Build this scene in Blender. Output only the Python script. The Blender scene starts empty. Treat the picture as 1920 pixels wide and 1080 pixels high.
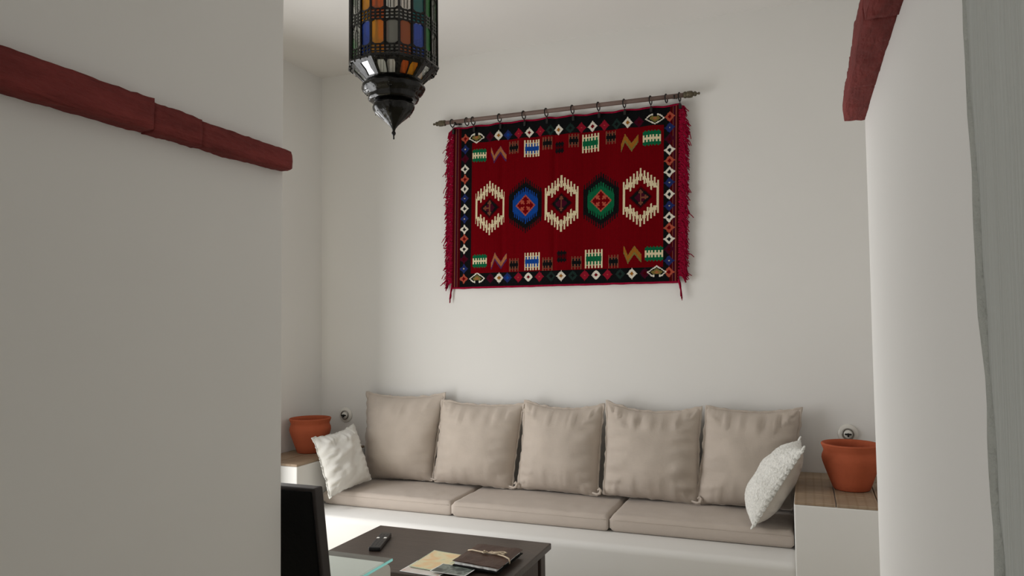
import bpy, bmesh, math, random
import numpy as np
from mathutils import Vector, Matrix, noise
random.seed(7)
S = bpy.context.scene
COL = S.collection
PI = math.pi

# ------------------------------------------------------------ camera
H = 1.45
yaw, pitch, roll, FL = 0.377797, 0.0487917, -0.0107229, 1379.0
f = Vector((-math.sin(yaw)*math.cos(pitch), math.cos(yaw)*math.cos(pitch), math.sin(pitch)))
r0 = Vector((math.cos(yaw), math.sin(yaw), 0)); u0 = r0.cross(f)
rr = r0*math.cos(roll)+u0*math.sin(roll); uu = -r0*math.sin(roll)+u0*math.cos(roll)
cam_data = bpy.data.cameras.new('camera'); cam = bpy.data.objects.new('camera', cam_data); COL.objects.link(cam)
cam_data.sensor_width = 36; cam_data.lens = FL/1920*36; cam_data.clip_start = 0.02
cam.matrix_world = Matrix(((rr.x, uu.x, -f.x, 0), (rr.y, uu.y, -f.y, 0), (rr.z, uu.z, -f.z, H), (0, 0, 0, 1)))
S.camera = cam

# ------------------------------------------------------------ world, lights, exposure
w = bpy.data.worlds.new('sky'); S.world = w; w.use_nodes = True
bg = w.node_tree.nodes['Background']; bg.inputs[0].default_value = (0.75, 0.86, 1.0, 1); bg.inputs[1].default_value = 0.6
def area(name, loc, direction, sx, sy, power, color):
    l = bpy.data.lights.new(name, 'AREA'); l.shape = 'RECTANGLE'; l.size = sx; l.size_y = sy; l.energy = power; l.color = color
    o = bpy.data.objects.new(name, l); COL.objects.link(o); o.location = loc
    o.rotation_euler = Vector(direction).to_track_quat('-Z', 'Y').to_euler()
    return o
PX_LIGHT = -1.40              # unseen fill lamp added to brighten the jamb, left of and behind the camera
area('daylight_terrace_door', (-3.22, 2.50, 1.15), (1, -0.30, 0), 1.9, 2.0, 68, (1.0, 0.985, 0.965))
area('jamb_fill_light', (PX_LIGHT, -0.75, 1.5), (1, 0.25, 0), 0.9, 1.2, 11, (1.0, 0.985, 0.96))
S.view_settings.view_transform = 'Standard'; S.view_settings.look = 'None'
S.view_settings.gamma = 1; S.view_settings.use_curve_mapping = False; S.view_settings.exposure = -0.12

# ------------------------------------------------------------ materials
def srgb(r, g, b):
    c = []
    for v in (r, g, b):
        v /= 255.0
        c.append(v/12.92 if v <= 0.04045 else ((v+0.055)/1.055)**2.4)
    return tuple(c)+(1,)
def mat(name, col, rough=0.8, metal=0.0, var=0.0, vscale=6.0, bump=0.0, bscale=60.0, stretch=(1, 1, 1), spec=0.5, sheen=0.0, col2=None, detail=4):
    m = bpy.data.materials.new(name); m.use_nodes = True
    nt = m.node_tree; b = nt.nodes['Principled BSDF']
    col = tuple(col[:3])+(1,)
    b.inputs['Base Color'].default_value = col; b.inputs['Roughness'].default_value = rough
    b.inputs['Metallic'].default_value = metal; b.inputs['Specular IOR Level'].default_value = spec
    if sheen: b.inputs['Sheen Weight'].default_value = sheen
    tc = nt.nodes.new('ShaderNodeTexCoord'); mp = nt.nodes.new('ShaderNodeMapping')
    mp.inputs['Scale'].default_value = stretch; nt.links.new(tc.outputs['Object'], mp.inputs[0])
    if var or col2:
        n = nt.nodes.new('ShaderNodeTexNoise'); n.inputs['Scale'].default_value = vscale; n.inputs['Detail'].default_value = detail
        nt.links.new(mp.outputs[0], n.inputs['Vector'])
        rmp = nt.nodes.new('ShaderNodeValToRGB'); rmp.color_ramp.elements[0].position = 0.3; rmp.color_ramp.elements[1].position = 0.7
        if col2: a, c = col, tuple(col2[:3])+(1,)
        else:
            a = tuple(min(1, v*(1-var)) for v in col[:3])+(1,); c = tuple(min(1, v*(1+var)) for v in col[:3])+(1,)
        rmp.color_ramp.elements[0].color = a; rmp.color_ramp.elements[1].color = c
        nt.links.new(n.outputs['Fac'], rmp.inputs[0]); nt.links.new(rmp.outputs[0], b.inputs['Base Color'])
    if bump:
        n = nt.nodes.new('ShaderNodeTexNoise'); n.inputs['Scale'].default_value = bscale; n.inputs['Detail'].default_value = 5
        nt.links.new(mp.outputs[0], n.inputs['Vector'])
        bp = nt.nodes.new('ShaderNodeBump'); bp.inputs['Strength'].default_value = bump; bp.inputs['Distance'].default_value = 0.01
        nt.links.new(n.outputs['Fac'], bp.inputs['Height']); nt.links.new(bp.outputs[0], b.inputs['Normal'])
    return m
def linen_mat(name, col, var=0.05, scale=700):
    m = mat(name, col, rough=0.95, var=var, vscale=9, sheen=0.15, spec=0.15)
    nt = m.node_tree; b = nt.nodes['Principled BSDF']
    tc = nt.nodes.new('ShaderNodeTexCoord'); hs = []
    for st in ((scale, scale*0.04, scale*0.04), (scale*0.04, scale, scale*0.04), (scale*0.04, scale*0.04, scale)):
        mp = nt.nodes.new('ShaderNodeMapping'); mp.inputs['Scale'].default_value = st
        n = nt.nodes.new('ShaderNodeTexNoise'); n.inputs['Scale'].default_value = 1; n.inputs['Detail'].default_value = 2
        nt.links.new(tc.outputs['Object'], mp.inputs[0]); nt.links.new(mp.outputs[0], n.inputs['Vector']); hs.append(n)
    a = nt.nodes.new('ShaderNodeMath'); a.operation = 'ADD'; c = nt.nodes.new('ShaderNodeMath'); c.operation = 'ADD'
    nt.links.new(hs[0].outputs['Fac'], a.inputs[0]); nt.links.new(hs[1].outputs['Fac'], a.inputs[1])
    nt.links.new(a.outputs[0], c.inputs[0]); nt.links.new(hs[2].outputs['Fac'], c.inputs[1])
    bp = nt.nodes.new('ShaderNodeBump'); bp.inputs['Strength'].default_value = 0.35; bp.inputs['Distance'].default_value = 0.002
    nt.links.new(c.outputs[0], bp.inputs['Height']); nt.links.new(bp.outputs[0], b.inputs['Normal'])
    return m
PLASTER = (0.80, 0.787, 0.758)
M = dict(
    plaster=mat('plaster', PLASTER, 0.9, var=0.015, vscale=1.3, bump=0.12, bscale=9, spec=0.2),
    ceiling=mat('ceiling_plaster', (0.80, 0.78, 0.755), 0.92, var=0.015, vscale=1.5, bump=0.1, bscale=7, spec=0.2),
    floor=mat('floor_stone', srgb(176, 166, 140), 0.6, var=0.08, vscale=3),
    timber=mat('red_timber', srgb(124, 54, 51), 0.85, var=0.2, vscale=14, bump=0.9, bscale=45, stretch=(2.5, 0.6, 2.5), spec=0.25),
    linen=linen_mat('beige_linen', srgb(194, 182, 170)),
    linen2=linen_mat('beige_canvas', srgb(192, 180, 169), var=0.03),
    white=linen_mat('white_cotton', srgb(232, 230, 224), var=0.03, scale=420),
    cream=linen_mat('cream_cotton', srgb(200, 192, 182), var=0.03, scale=420),
    lace=mat('white_lace', srgb(238, 237, 231), 0.9, var=0.10, vscale=85, bump=1.0, bscale=85, spec=0.1, detail=2),
    cordmat=mat('cotton_cord', srgb(214, 196, 170), 0.9, bump=0.5, bscale=300),
    terra=mat('terracotta', srgb(176, 90, 60), 0.85, var=0.10, vscale=7, bump=0.15, bscale=80, spec=0.2),
    iron=mat('black_iron', (0.02, 0.019, 0.018), 0.45, metal=0.6, var=0.3, vscale=40),
    lantern=mat('blackened_brass', (0.004, 0.004, 0.0035), 0.12, metal=0.0, var=0.3, vscale=30, bump=0.25, bscale=45, spec=0.32),
    rod=mat('rod_wood', srgb(112, 92, 84), 0.6, var=0.15, vscale=14, stretch=(0.3, 3, 3)),
    rodend=mat('bronze_finial', srgb(92, 84, 66), 0.45, metal=0.5, var=0.3, vscale=90, bump=0.6, bscale=140),
    dark=mat('dark_walnut', srgb(62, 52, 46), 0.36, var=0.22, vscale=9, stretch=(0.6, 6, 6), bump=0.12, bscale=30, spec=0.5),
    darkend=mat('dark_walnut_side', srgb(60, 48, 43), 0.5, var=0.2, vscale=9, stretch=(6, 6, 0.8), bump=0.12, bscale=30),
    chairwood=mat('black_brown_wood', srgb(38, 30, 28), 0.5, var=0.2, vscale=12),
    leather_black=mat('black_leather', (0.003, 0.003, 0.003), 0.6, bump=0.1, bscale=120, spec=0.1),
    leather_brown=mat('brown_leather', srgb(64, 40, 27), 0.5, var=0.22, vscale=16, bump=0.3, bscale=60),
    plastic=mat('black_plastic', (0.008, 0.008, 0.009), 0.35, var=0.1),
    rubber=mat('dark_rubber', (0.02, 0.02, 0.022), 0.6, var=0.1),
    button=mat('white_button', srgb(235, 235, 230), 0.4, var=0.02),
    porcelain=mat('white_porcelain', srgb(225, 222, 214), 0.2, var=0.02),
    chrome=mat('worn_chrome', (0.35, 0.34, 0.32), 0.25, metal=1, var=0.1),
    paper=mat('white_paper', srgb(232, 232, 230), 0.8, var=0.02),
    lacquer=mat('white_lacquer', srgb(226, 225, 218), 0.35, var=0.015),
    curtain=None, tile=None, rug=None,
)
# gauzy grey curtain with fine vertical crinkle
m = mat('grey_gauze', srgb(182, 184, 179), 0.95, var=0.03, vscale=1.0, stretch=(260, 260, 3), bump=0.28, bscale=1.0, spec=0.1, detail=6); M['curtain'] = m
M['hem'] = mat('pale_grey_hem', srgb(172, 173, 166), 0.95, var=0.05, vscale=60, bump=0.6, bscale=120, spec=0.1)
# terracotta-beige tile made of narrow strips
def tile_mat():
    m = mat('glazed_strip_tile', srgb(158, 136, 112), 0.55, var=0.10, vscale=12, bump=0.15, bscale=50)
    nt = m.node_tree; b = nt.nodes['Principled BSDF']; src = b.inputs['Base Color'].links[0].from_socket
    tc = nt.nodes.new('ShaderNodeTexCoord'); wv = nt.nodes.new('ShaderNodeTexWave')
    wv.wave_type = 'BANDS'; wv.bands_direction = 'X'; wv.inputs['Scale'].default_value = 8.4; wv.inputs['Distortion'].default_value = 0.25; wv.inputs['Detail'].default_value = 2
    nt.links.new(tc.outputs['Object'], wv.inputs['Vector'])
    rp = nt.nodes.new('ShaderNodeValToRGB'); rp.color_ramp.elements[0].color = (0.86, 0.83, 0.79, 1); rp.color_ramp.elements[0].position = 0.0
    rp.color_ramp.elements[1].color = (1, 1, 1, 1); rp.color_ramp.elements[1].position = 0.25
    nt.links.new(wv.outputs['Fac'], rp.inputs[0])
    mx = nt.nodes.new('ShaderNodeMix'); mx.data_type = 'RGBA'; mx.blend_type = 'MULTIPLY'; mx.inputs[0].default_value = 1
    nt.links.new(src, mx.inputs[6]); nt.links.new(rp.outputs[0], mx.inputs[7]); nt.links.new(mx.outputs[2], b.inputs['Base Color'])
    return m
M['tile'] = tile_mat()
def glass_mat(name, tint, body, clear=0.5, gloss=0.12):
    m = bpy.data.materials.new(name); m.use_nodes = True; nt = m.node_tree; nt.nodes.clear()
    out = nt.nodes.new('ShaderNodeOutputMaterial'); tr = nt.nodes.new('ShaderNodeBsdfTransparent'); tr.inputs[0].default_value = tuple(tint[:3])+(1,)
    df = nt.nodes.new('ShaderNodeBsdfTranslucent'); df.inputs[0].default_value = tuple(body[:3])+(1,)
    d2 = nt.nodes.new('ShaderNodeBsdfDiffuse'); d2.inputs[0].default_value = tuple(body[:3])+(1,)
    gl = nt.nodes.new('ShaderNodeBsdfGlossy'); gl.inputs['Roughness'].default_value = 0.06; gl.inputs[0].default_value = (1, 1, 1, 1)
    nz = nt.nodes.new('ShaderNodeTexNoise'); nz.inputs['Scale'].default_value = 60
    bp = nt.nodes.new('ShaderNodeBump'); bp.inputs['Strength'].default_value = 0.08; nt.links.new(nz.outputs['Fac'], bp.inputs['Height']); nt.links.new(bp.outputs[0], gl.inputs['Normal'])
    m0 = nt.nodes.new('ShaderNodeMixShader'); m0.inputs[0].default_value = 0.5; nt.links.new(df.outputs[0], m0.inputs[1]); nt.links.new(d2.outputs[0], m0.inputs[2])
    m1 = nt.nodes.new('ShaderNodeMixShader'); m1.inputs[0].default_value = clear; nt.links.new(m0.outputs[0], m1.inputs[1]); nt.links.new(tr.outputs[0], m1.inputs[2])
    m2 = nt.nodes.new('ShaderNodeMixShader'); m2.inputs[0].default_value = gloss; nt.links.new(m1.outputs[0], m2.inputs[1]); nt.links.new(gl.outputs[0], m2.inputs[2])
    nt.links.new(m2.outputs[0], out.inputs[0]); return m
G = dict(
    clear=glass_mat('clear_glass', (0.95, 0.96, 0.94), (0.75, 0.75, 0.72), 0.85, 0.14),
    grey=glass_mat('grey_glass', (0.62, 0.62, 0.58), (0.3, 0.3, 0.27), 0.5, 0.08),
    amber=glass_mat('amber_glass', (1.0, 0.62, 0.05), (0.85, 0.46, 0.02), 0.6, 0.04),
    orange=glass_mat('orange_glass', (0.95, 0.34, 0.04), (0.6, 0.18, 0.015), 0.6, 0.05),
    blue=glass_mat('blue_glass', (0.12, 0.3, 0.9), (0.05, 0.14, 0.5), 0.6, 0.05),
    teal=glass_mat('teal_glass', (0.08, 0.5, 0.52), (0.02, 0.26, 0.28), 0.5, 0.06),
    green=glass_mat('green_glass', (0.25, 0.6, 0.3), (0.08, 0.28, 0.1), 0.5, 0.06),
    table=glass_mat('table_glass', (0.975, 0.992, 0.988), (0.6, 0.68, 0.66), 0.95, 0.07),
    mirror=glass_mat('mirrored_glass', (0.9, 0.92, 1.0), (0.6, 0.62, 0.68), 0.3, 0.75),
    edge=glass_mat('green_glass_edge', (0.3, 0.8, 0.75), (0.3, 0.72, 0.68), 0.2, 0.15),
)

# ------------------------------------------------------------ helpers
def finish(o, parent=None, label=None, cat=None, group=None, kind=None):
    if parent is not None: o.parent = parent
    if label: o['label'] = label
    if cat: o['category'] = cat
    if group: o['group'] = group
    if kind: o['kind'] = kind
    return o
def obj(name, bm, m, parent=None, smooth=False, mod=None, **kw):
    me = bpy.data.meshes.new(name); bm.normal_update(); bm.to_mesh(me); bm.free()
    if m: me.materials.append(m)
    if smooth:
        me.polygons.foreach_set('use_smooth', [True]*len(me.polygons))
    o = bpy.data.objects.new(name, me); COL.objects.link(o)
    return finish(o, parent, **kw)
def thing(name, loc, label, cat, group=None, mat4=None):
    o = bpy.data.objects.new(name, None); COL.objects.link(o); o.empty_display_size = 0.05
    if mat4 is not None: o.matrix_world = mat4
    else: o.location = loc
    return finish(o, None, label, cat, group)
def copy_tree(o, parent=None):
    c = o.copy(); COL.objects.link(c)
    if parent is not None: c.parent = parent
    for ch in list(o.children): copy_tree(ch, c)
    return c
def box(bm, x0, x1, y0, y1, z0, z1, bev=0.0, seg=2):
    ret = bmesh.ops.create_cube(bm, size=1)
    vs = ret['verts']
    for v in vs:
        v.co = Vector(((x0+x1)/2+v.co.x*(x1-x0), (y0+y1)/2+v.co.y*(y1-y0), (z0+z1)/2+v.co.z*(z1-z0)))
    if bev:
        es = list({e for v in vs for e in v.link_edges})
        bmesh.ops.bevel(bm, geom=es, offset=bev, segments=seg, profile=0.5, affect='EDGES')
    return bm
def mkbox(*a, **k): return box(bmesh.new(), *a, **k)
def lathe(bm, prof, n=32, cx=0, cy=0, cz=0, close=False):
    rings = []
    for (r, z) in prof:
        if r < 1e-6: rings.append([bm.verts.new((cx, cy, cz+z))])
        else: rings.append([bm.verts.new((cx+r*math.cos(2*PI*i/n), cy+r*math.sin(2*PI*i/n), cz+z)) for i in range(n)])
    for a, b in zip(rings[:-1], rings[1:]):
        for i in range(n):
            j = (i+1) % n
            if len(a) == 1 and len(b) == 1: continue
            if len(a) == 1: bm.faces.new((a[0], b[j], b[i]))
            elif len(b) == 1: bm.faces.new((a[i], a[j], b[0]))
            else: bm.faces.new((a[i], a[j], b[j], b[i]))
    bmesh.ops.recalc_face_normals(bm, faces=bm.faces)
    return bm
def tube(bm, pts, rad, n=6, closed=False):
    pts = [Vector(p) for p in pts]; N = len(pts); rings = []
    up = Vector((0.31, 0.2, 0.93))
    for i, p in enumerate(pts):
        if closed: t = pts[(i+1) % N]-pts[i-1]
        else: t = pts[min(i+1, N-1)]-pts[max(i-1, 0)]
        t.normalize(); a = t.cross(up)
        if a.length < 1e-3: a = t.cross(Vector((1, 0, 0)))
        a.normalize(); b = t.cross(a)
        rd = rad(i/(N-1)) if callable(rad) else rad
        rings.append([bm.verts.new(p+(a*math.cos(2*PI*k/n)+b*math.sin(2*PI*k/n))*rd) for k in range(n)])
    for i in range(N if closed else N-1):
        A, B = rings[i], rings[(i+1) % N]
        for k in range(n): bm.faces.new((A[k], A[(k+1) % n], B[(k+1) % n], B[k]))
    if not closed:
        bm.faces.new(rings[0][::-1]); bm.faces.new(rings[-1])
    bmesh.ops.recalc_face_normals(bm, faces=bm.faces)
    return bm
def struct(name, bm, m, smooth=False): return obj(name, bm, m, smooth=smooth, kind='structure')

# ------------------------------------------------------------ room shell
CEIL = 3.206
YB = 4.294; XL = -3.14; XR = 0.46
PX, PY = -1.332, 1.65        # foreground partition: face and end
JX, JY = 0.127, 1.70         # right jamb: face and end
struct('floor', mkbox(XL-0.3, XR+0.3, -1.75, YB+0.3, -0.15, 0.0), M['floor'])
struct('ceiling', mkbox(XL-0.3, XR+0.3, -1.75, YB+0.3, CEIL, CEIL+0.15), M['ceiling'])
struct('wall_back', mkbox(XL-0.3, XR+0.3, YB, YB+0.2, 0, CEIL), M['plaster'])
bm = bmesh.new()
DY0, DY1, DZ = 1.5, 3.5, 2.2
box(bm, XL-0.2, XL, DY1, YB, 0, CEIL); box(bm, XL-0.2, XL, 0.2, DY0, 0, CEIL); box(bm, XL-0.2, XL, DY0, DY1, DZ, CEIL)
struct('wall_left', bm, M['plaster'])
struct('wall_right', mkbox(XR, XR+0.2, JY-0.2, YB, 0, CEIL), M['plaster'])
struct('wall_front', mkbox(XL-0.2, PX-0.12, 0.05, 0.2, 0, CEIL), M['plaster'])
struct('wall_hall_end', mkbox(PX-0.16, XR+0.2, -1.75, -1.6, 0, CEIL), M['plaster'])
def soft_wall(name, x0, x1, y0, y1, bev, seed):
    # wall slab with hand-plastered wobble and a rounded end; stacked slices so the vertical arris wanders a little
    bm = bmesh.new(); nz = 40; prof = []
    def arc(cx, cy, a0, a1):
        for k in range(7):
            a = a0+(a1-a0)*k/6; prof.append((cx+bev*math.cos(a), cy+bev*math.sin(a)))
    ny = 24
    prof += [(x1, y0+(y1-bev-y0)*k/ny) for k in range(ny)]
    arc(x1-bev, y1-bev, 0, PI/2); arc(x0+bev, y1-bev, PI/2, PI)
    prof += [(x0, y1-bev-(y1-bev-y0)*k/ny) for k in range(1, ny+1)]
    rings = []
    for k in range(nz+1):
        z = CEIL*k/nz; ring = []
        for (x, y) in prof:
            d = noise.noise(Vector((x*1.7+seed, y*1.7, z*1.5)))*0.004
            ring.append(bm.verts.new((x+d, y+(noise.noise(Vector((seed, 3.1, z*2.2)))*0.005 if y > y1-0.1 else 0), z)))
        rings.append(ring)
    n = len(prof)
    for a, b in zip(rings[:-1], rings[1:]):
        for i in range(n): bm.faces.new((a[i], a[(i+1) % n], b[(i+1) % n], b[i]))
    bm.faces.new(rings[0][::-1]); bm.faces.new(rings[-1])
    bmesh.ops.recalc_face_normals(bm, faces=bm.faces)
    return struct(name, bm, M['plaster'], smooth=True)
soft_wall('wall_partition', PX-0.15, PX, -0.25, PY, 0.012, 2.0)
bm = bmesh.new()
box(bm, PX-0.15, PX, -1.6, -1.25, 0, CEIL); box(bm, PX-0.15, PX, -1.25, -0.25, 0, 0.85); box(bm, PX-0.15, PX, -1.25, -0.25, 2.15, CEIL)  # unseen opening added to hold the fill lamp for the jamb
struct('wall_hall_left', bm, M['plaster'])
soft_wall('wall_jamb', JX, XR+0.05, -1.6, JY, 0.02, 9.0)

# ------------------------------------------------------------ red timber battens on the two walls
def timber(bm, y0, y1, x0, x1, zb0, zb1, zt0, zt1, seed, n=120, endround=False):
    """rough batten running along y; section x0..x1, bottom/top given at both ends"""
    sec = 16; rings = []
    for k in range(n+1):
        t = k/n; y = y0+(y1-y0)*t; zb = zb0+(zb1-zb0)*t; zt = zt0+(zt1-zt0)*t
        cx, cz = (x0+x1)/2, (zb+zt)/2; hx, hz = (x1-x0)/2, (zt-zb)/2
        s = 1.0
        if endround and t > 0.93: s = 1-0.28*((t-0.93)/0.07)**2
        ring = []
        for i in range(sec):
            a = 2*PI*i/sec; c, sn = math.cos(a), math.sin(a); p = 16
            q = (abs(c)**p+abs(sn)**p)**(-1/p)
            px = c*q*hx; pz = sn*q*hz
            v = Vector((px*22+seed, y*13, pz*22))
            d = noise.noise(v)*0.0026+noise.noise(Vector((px*60+seed, y*48, pz*60)))*0.0018+noise.noise(Vector((px*90+seed, y*130, pz*90)))*0.0020
            e = 1+d/max(0.012, math.hypot(px, pz))
            ring.append(bm.verts.new((cx+px*s*(1 if px < 0 else 1)*e, y, cz+pz*s*e)))
        rings.append(ring)
    for a, b in zip(rings[:-1], rings[1:]):
        for i in range(sec): bm.faces.new((a[i], a[(i+1) % sec], b[(i+1) % sec], b[i]))
    bm.faces.new(rings[0][::-1]); bm.faces.new(rings[-1])
    bmesh.ops.recalc_face_normals(bm, faces=bm.faces)
    return bm
bl = thing('timber_beam', (PX, 1.2, 1.88), 'red-painted rough timber beam running along the left wall', 'beam')
def local(bm, root):
    bmesh.ops.translate(bm, verts=bm.verts, vec=-root.location); return bm
obj('timber_length', local(timber(bmesh.new(), -0.6, 1.172, PX-0.01, PX+0.042, 1.865, 1.874, 1.957, 1.945, 3.3), bl), M['timber'], bl, smooth=True)
obj('timber_length', local(timber(bmesh.new(), 1.176, 1.315, PX-0.01, PX+0.036, 1.872, 1.872, 1.940, 1.938, 5.3, n=14), bl), M['timber'], bl, smooth=True)
obj('timber_length', local(timber(bmesh.new(), 1.314, 1.648, PX-0.01, PX+0.037, 1.872, 1.876, 1.933, 1.931, 8.1, n=26, endround=True), bl), M['timber'], bl, smooth=True)
br = thing('timber_beam', (JX, 1.3, 1.86), 'red-painted rough timber beam on the right wall above the jamb, cracked across', 'beam')
obj('timber_length', local(timber(bmesh.new(), -0.3, 1.079, JX-0.040, JX+0.01, 1.846, 1.853, 1.92, 1.92, 11.3), br), M['timber'], br, smooth=True)
obj('timber_length', local(timber(bmesh.new(), 1.092, 1.418, JX-0.041, JX+0.01, 1.858, 1.861, 1.918, 1.918, 13.7, n=26), br), M['timber'], br, smooth=True)
obj('timber_length', local(timber(bmesh.new(), 1.416, 1.698, JX-0.040, JX+0.01, 1.864, 1.867, 1.918, 1.916, 17.1, n=26, endround=True), br), M['timber'], br, smooth=True)

# ------------------------------------------------------------ built-in masonry bench with two tiled plinths
BZ, PZ = 0.36, 0.640
BF = 3.575
bench = thing('masonry_bench', (-1.42, BF, 0), 'long white plastered built-in bench under the beige cushions, with tiled plinths at both ends', 'bench')
def loc_(bm, root): bmesh.ops.translate(bm, verts=bm.verts, vec=-root.location); return bm
obj('seat_platform', loc_(mkbox(-2.80, -0.055, BF+0.004, YB-0.002, 0.0, BZ, bev=0.035, seg=4), bench), M['plaster'], bench, smooth=True)
def plinth(x0, x1, ncol, nrow, label):
    ct = PZ-0.014
    p = obj('plinth', loc_(mkbox(x0, x1, BF, YB-0.002, 0.0, ct, bev=0.006, seg=2), bench), M['plaster'], bench, label=label)
    g = 0.004; tw = (x1-x0)/ncol; th = (YB-0.004-BF)/nrow; first = None
    for i in range(ncol):
        for j in range(nrow):
            if first is None:
                bm = mkbox(-tw/2+g/2, tw/2-g/2, -th/2+g/2, th/2-g/2, 0, 0.014, bev=0.0025, seg=1)
                t = obj('tile', bm, M['tile'], p); first = t
            else:
                t = first.copy(); COL.objects.link(t)
            t.location = Vector((x0+tw*(i+0.5), BF+th*(j+0.5), ct+random.uniform(-0.0008, 0.0008)))-bench.location
            t.rotation_euler = (random.uniform(-0.003, 0.003), random.uniform(-0.003, 0.003), 0)
    return p
plinth(-0.068, XR-0.004, 3, 4, 'right plinth with brown strip tiles on top')
plinth(XL+0.004, -2.785, 2, 4, 'left plinth with brown strip tiles on top')

# ------------------------------------------------------------ seat cushions
def seat_cushion(x0, x1, y0, y1, z0, z1, seed, label):
    root = thing('seat_cushion', ((x0+x1)/2, (y0+y1)/2, z0), label, 'cushion', 'seat cushions on the bench')
    hx, hy, hz = (x1-x0)/2, (y1-y0)/2, (z1-z0)/2
    bm = bmesh.new(); nx, ny = 56, 36; R = 0.020
    # rounded slab: top & bottom grids with rounded rim
    def surf(s, t, side):
        # superellipse edge rounding
        ex = max(abs(s)-(1-R*1.2/hx), 0)/(R*1.2/hx); ey = max(abs(t)-(1-R*1.2/hy), 0)/(R*1.2/hy)
        e = min(1, math.hypot(ex, ey) if ex > 0 and ey > 0 else max(ex, ey))
        k = 1-math.sqrt(max(0, 1-e*e))
        z = hz*side*1.0
        cr = 0.010*(1-s*s)*(1-t*t) if side > 0 else 0
        wv = noise.noise(Vector((s*3+seed, t*3, side)))*0.004+noise.noise(Vector((s*9+seed, t*6, side)))*0.0022
        z = side*(hz-R*k)+cr+(wv if side > 0 else 0)
        cs = 1.0
        if ex > 0 and ey > 0: cs = 1
        return Vector((s*hx, t*hy, hz+z))
    G_ = {}
    def warp(i, n):
        s = -1+2*i/n
        return math.copysign(abs(s)**0.7, s) if s else 0
    for side in (1, -1):
        for i in range(nx+1):
            for j in range(ny+1):
                s, t = warp(i, nx), warp(j, ny)
                p = surf(s, t, side)
                # round plan corners
                G_[side, i, j] = bm.verts.new(p)
    for side in (1, -1):
        for i in range(nx):
            for j in range(ny):
                q = [G_[side, i, j], G_[side, i+1, j], G_[side, i+1, j+1], G_[side, i, j+1]]
                bm.faces.new(q if side > 0 else q[::-1])
    rim = [(i, 0) for i in range(nx)]+[(nx, j) for j in range(ny)]+[(i, ny) for i in range(nx, 0, -1)]+[(0, j) for j in range(ny, 0, -1)]
    for a, b in zip(rim, rim[1:]+rim[:1]):
        bm.faces.new((G_[-1, a[0], a[1]], G_[-1, b[0], b[1]], G_[1, b[0], b[1]], G_[1, a[0], a[1]]))
    bmesh.ops.recalc_face_normals(bm, faces=bm.faces)
    obj('cushion_cover', bm, M['linen2'], root, smooth=True)
    # piping seam along the lower and upper front edge
    bm = bmesh.new(); zz = 2*hz-R-0.002
    pts = [(hx*s, -hy-0.0005, zz+noise.noise(Vector((s*6+seed, 2, 0)))*0.0015) for s in [-0.97+1.94*k/40 for k in range(41)]]
    tube(bm, pts, 0.0013, 5)
    obj('piping', bm, M['linen2'], root, smooth=True)
    return root
seat_cushion(-2.768, -1.897, 3.805, 4.280, BZ+0.001, 0.446, 1, 'left of the three beige seat cushions, under the crumpled white pillow')
seat_cushion(-1.890, -0.982, 3.795, 4.280, BZ+0.001, 0.446, 2, 'middle of the three beige seat cushions on the bench')
seat_cushion(-0.975, -0.076, 3.800, 4.280, BZ+0.001, 0.446, 3, 'right of the three beige seat cushions, under the lace pillow')

# ------------------------------------------------------------ pillows
def frame(origin, ex, ez):
    ex = Vector(ex).normalized(); ez = Vector(ez); ez = (ez-ex*ez.dot(ex)).normalized(); ey = ez.cross(ex)
    return Matrix(((ex.x, ey.x, ez.x, origin[0]), (ex.y, ey.y, ez.y, origin[1]), (ex.z, ey.z, ez.z, origin[2]), (0, 0, 0, 1)))
def pillow_point(s, t, side, P):
    w2, h2, T, seed = P['w']/2, P['h']/2, P['t']/2, P['seed']
    pt, ps, pb = P.get('ptop', 0.07), P.get('pside', 0.035), P.get('pbot', 0.02)
    x = w2*s*(1-ps*(1-t*t)*(0.4+0.6*s*s))
    y = h2*t
    if t > 0: y -= h2*pt*(1-abs(s)**2.2)*t*t
    else: y += h2*pb*(1-s*s)*t*t
    prof = max(0, 1-abs(s)**2.6)**0.62*max(0, 1-abs(t)**2.6)**0.62
    slump = 1+P.get('slump', 0.15)*(-t)
    edge = max(abs(s), abs(t))
    z = side*T*prof*slump*(P.get('back', 1.0) if side < 0 else 1.0)
    A = P.get('wr', 0.006)
    near = max(0, (edge-0.45)/0.55)
    if abs(t) > abs(s): k = math.sin(s*19+noise.noise(Vector((s*4, seed, 3)))*5+seed)
    else: k = math.sin(t*17+noise.noise(Vector((t*4, seed, 7)))*5+seed*2)
    A *= (0.35 if (t < 0 and abs(t) > abs(s)) else 1)
    if abs(t) > abs(s): k += 0.5*math.sin(s*43+seed*5+noise.noise(Vector((s*5, seed, 9)))*4)
    z += side*A*k*near*(1-near)*2.4*(0.4+0.8*abs(noise.noise(Vector((s*2.5+seed, t*2.5, 1)))))*1.6
    z += side*P.get('lump', 0.010)*noise.noise(Vector((s*2.1+seed*3, t*2.1, side)))*prof
    z += side*P.get('crease', 0.0)*(noise.noise(Vector((s*1.8+t*1.2+seed, t*5.0-s*2, side*0.3)))+0.35*noise.noise(Vector((s*5+seed, t*10-s*3, 2.2))))*prof**0.5
    x += P.get('ripple', 0.003)*noise.noise(Vector((seed, t*9, 0.5)))*s*s
    y += P.get('ripple', 0.003)*noise.noise(Vector((s*9, seed, 1.5)))*t*t
    x = x*(1+P.get('taper', 0.0)*t)+P.get('shear', 0.0)*t
    z += P.get('bow', 0.0)*(t*t)
    return Vector((x, y, z))
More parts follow.
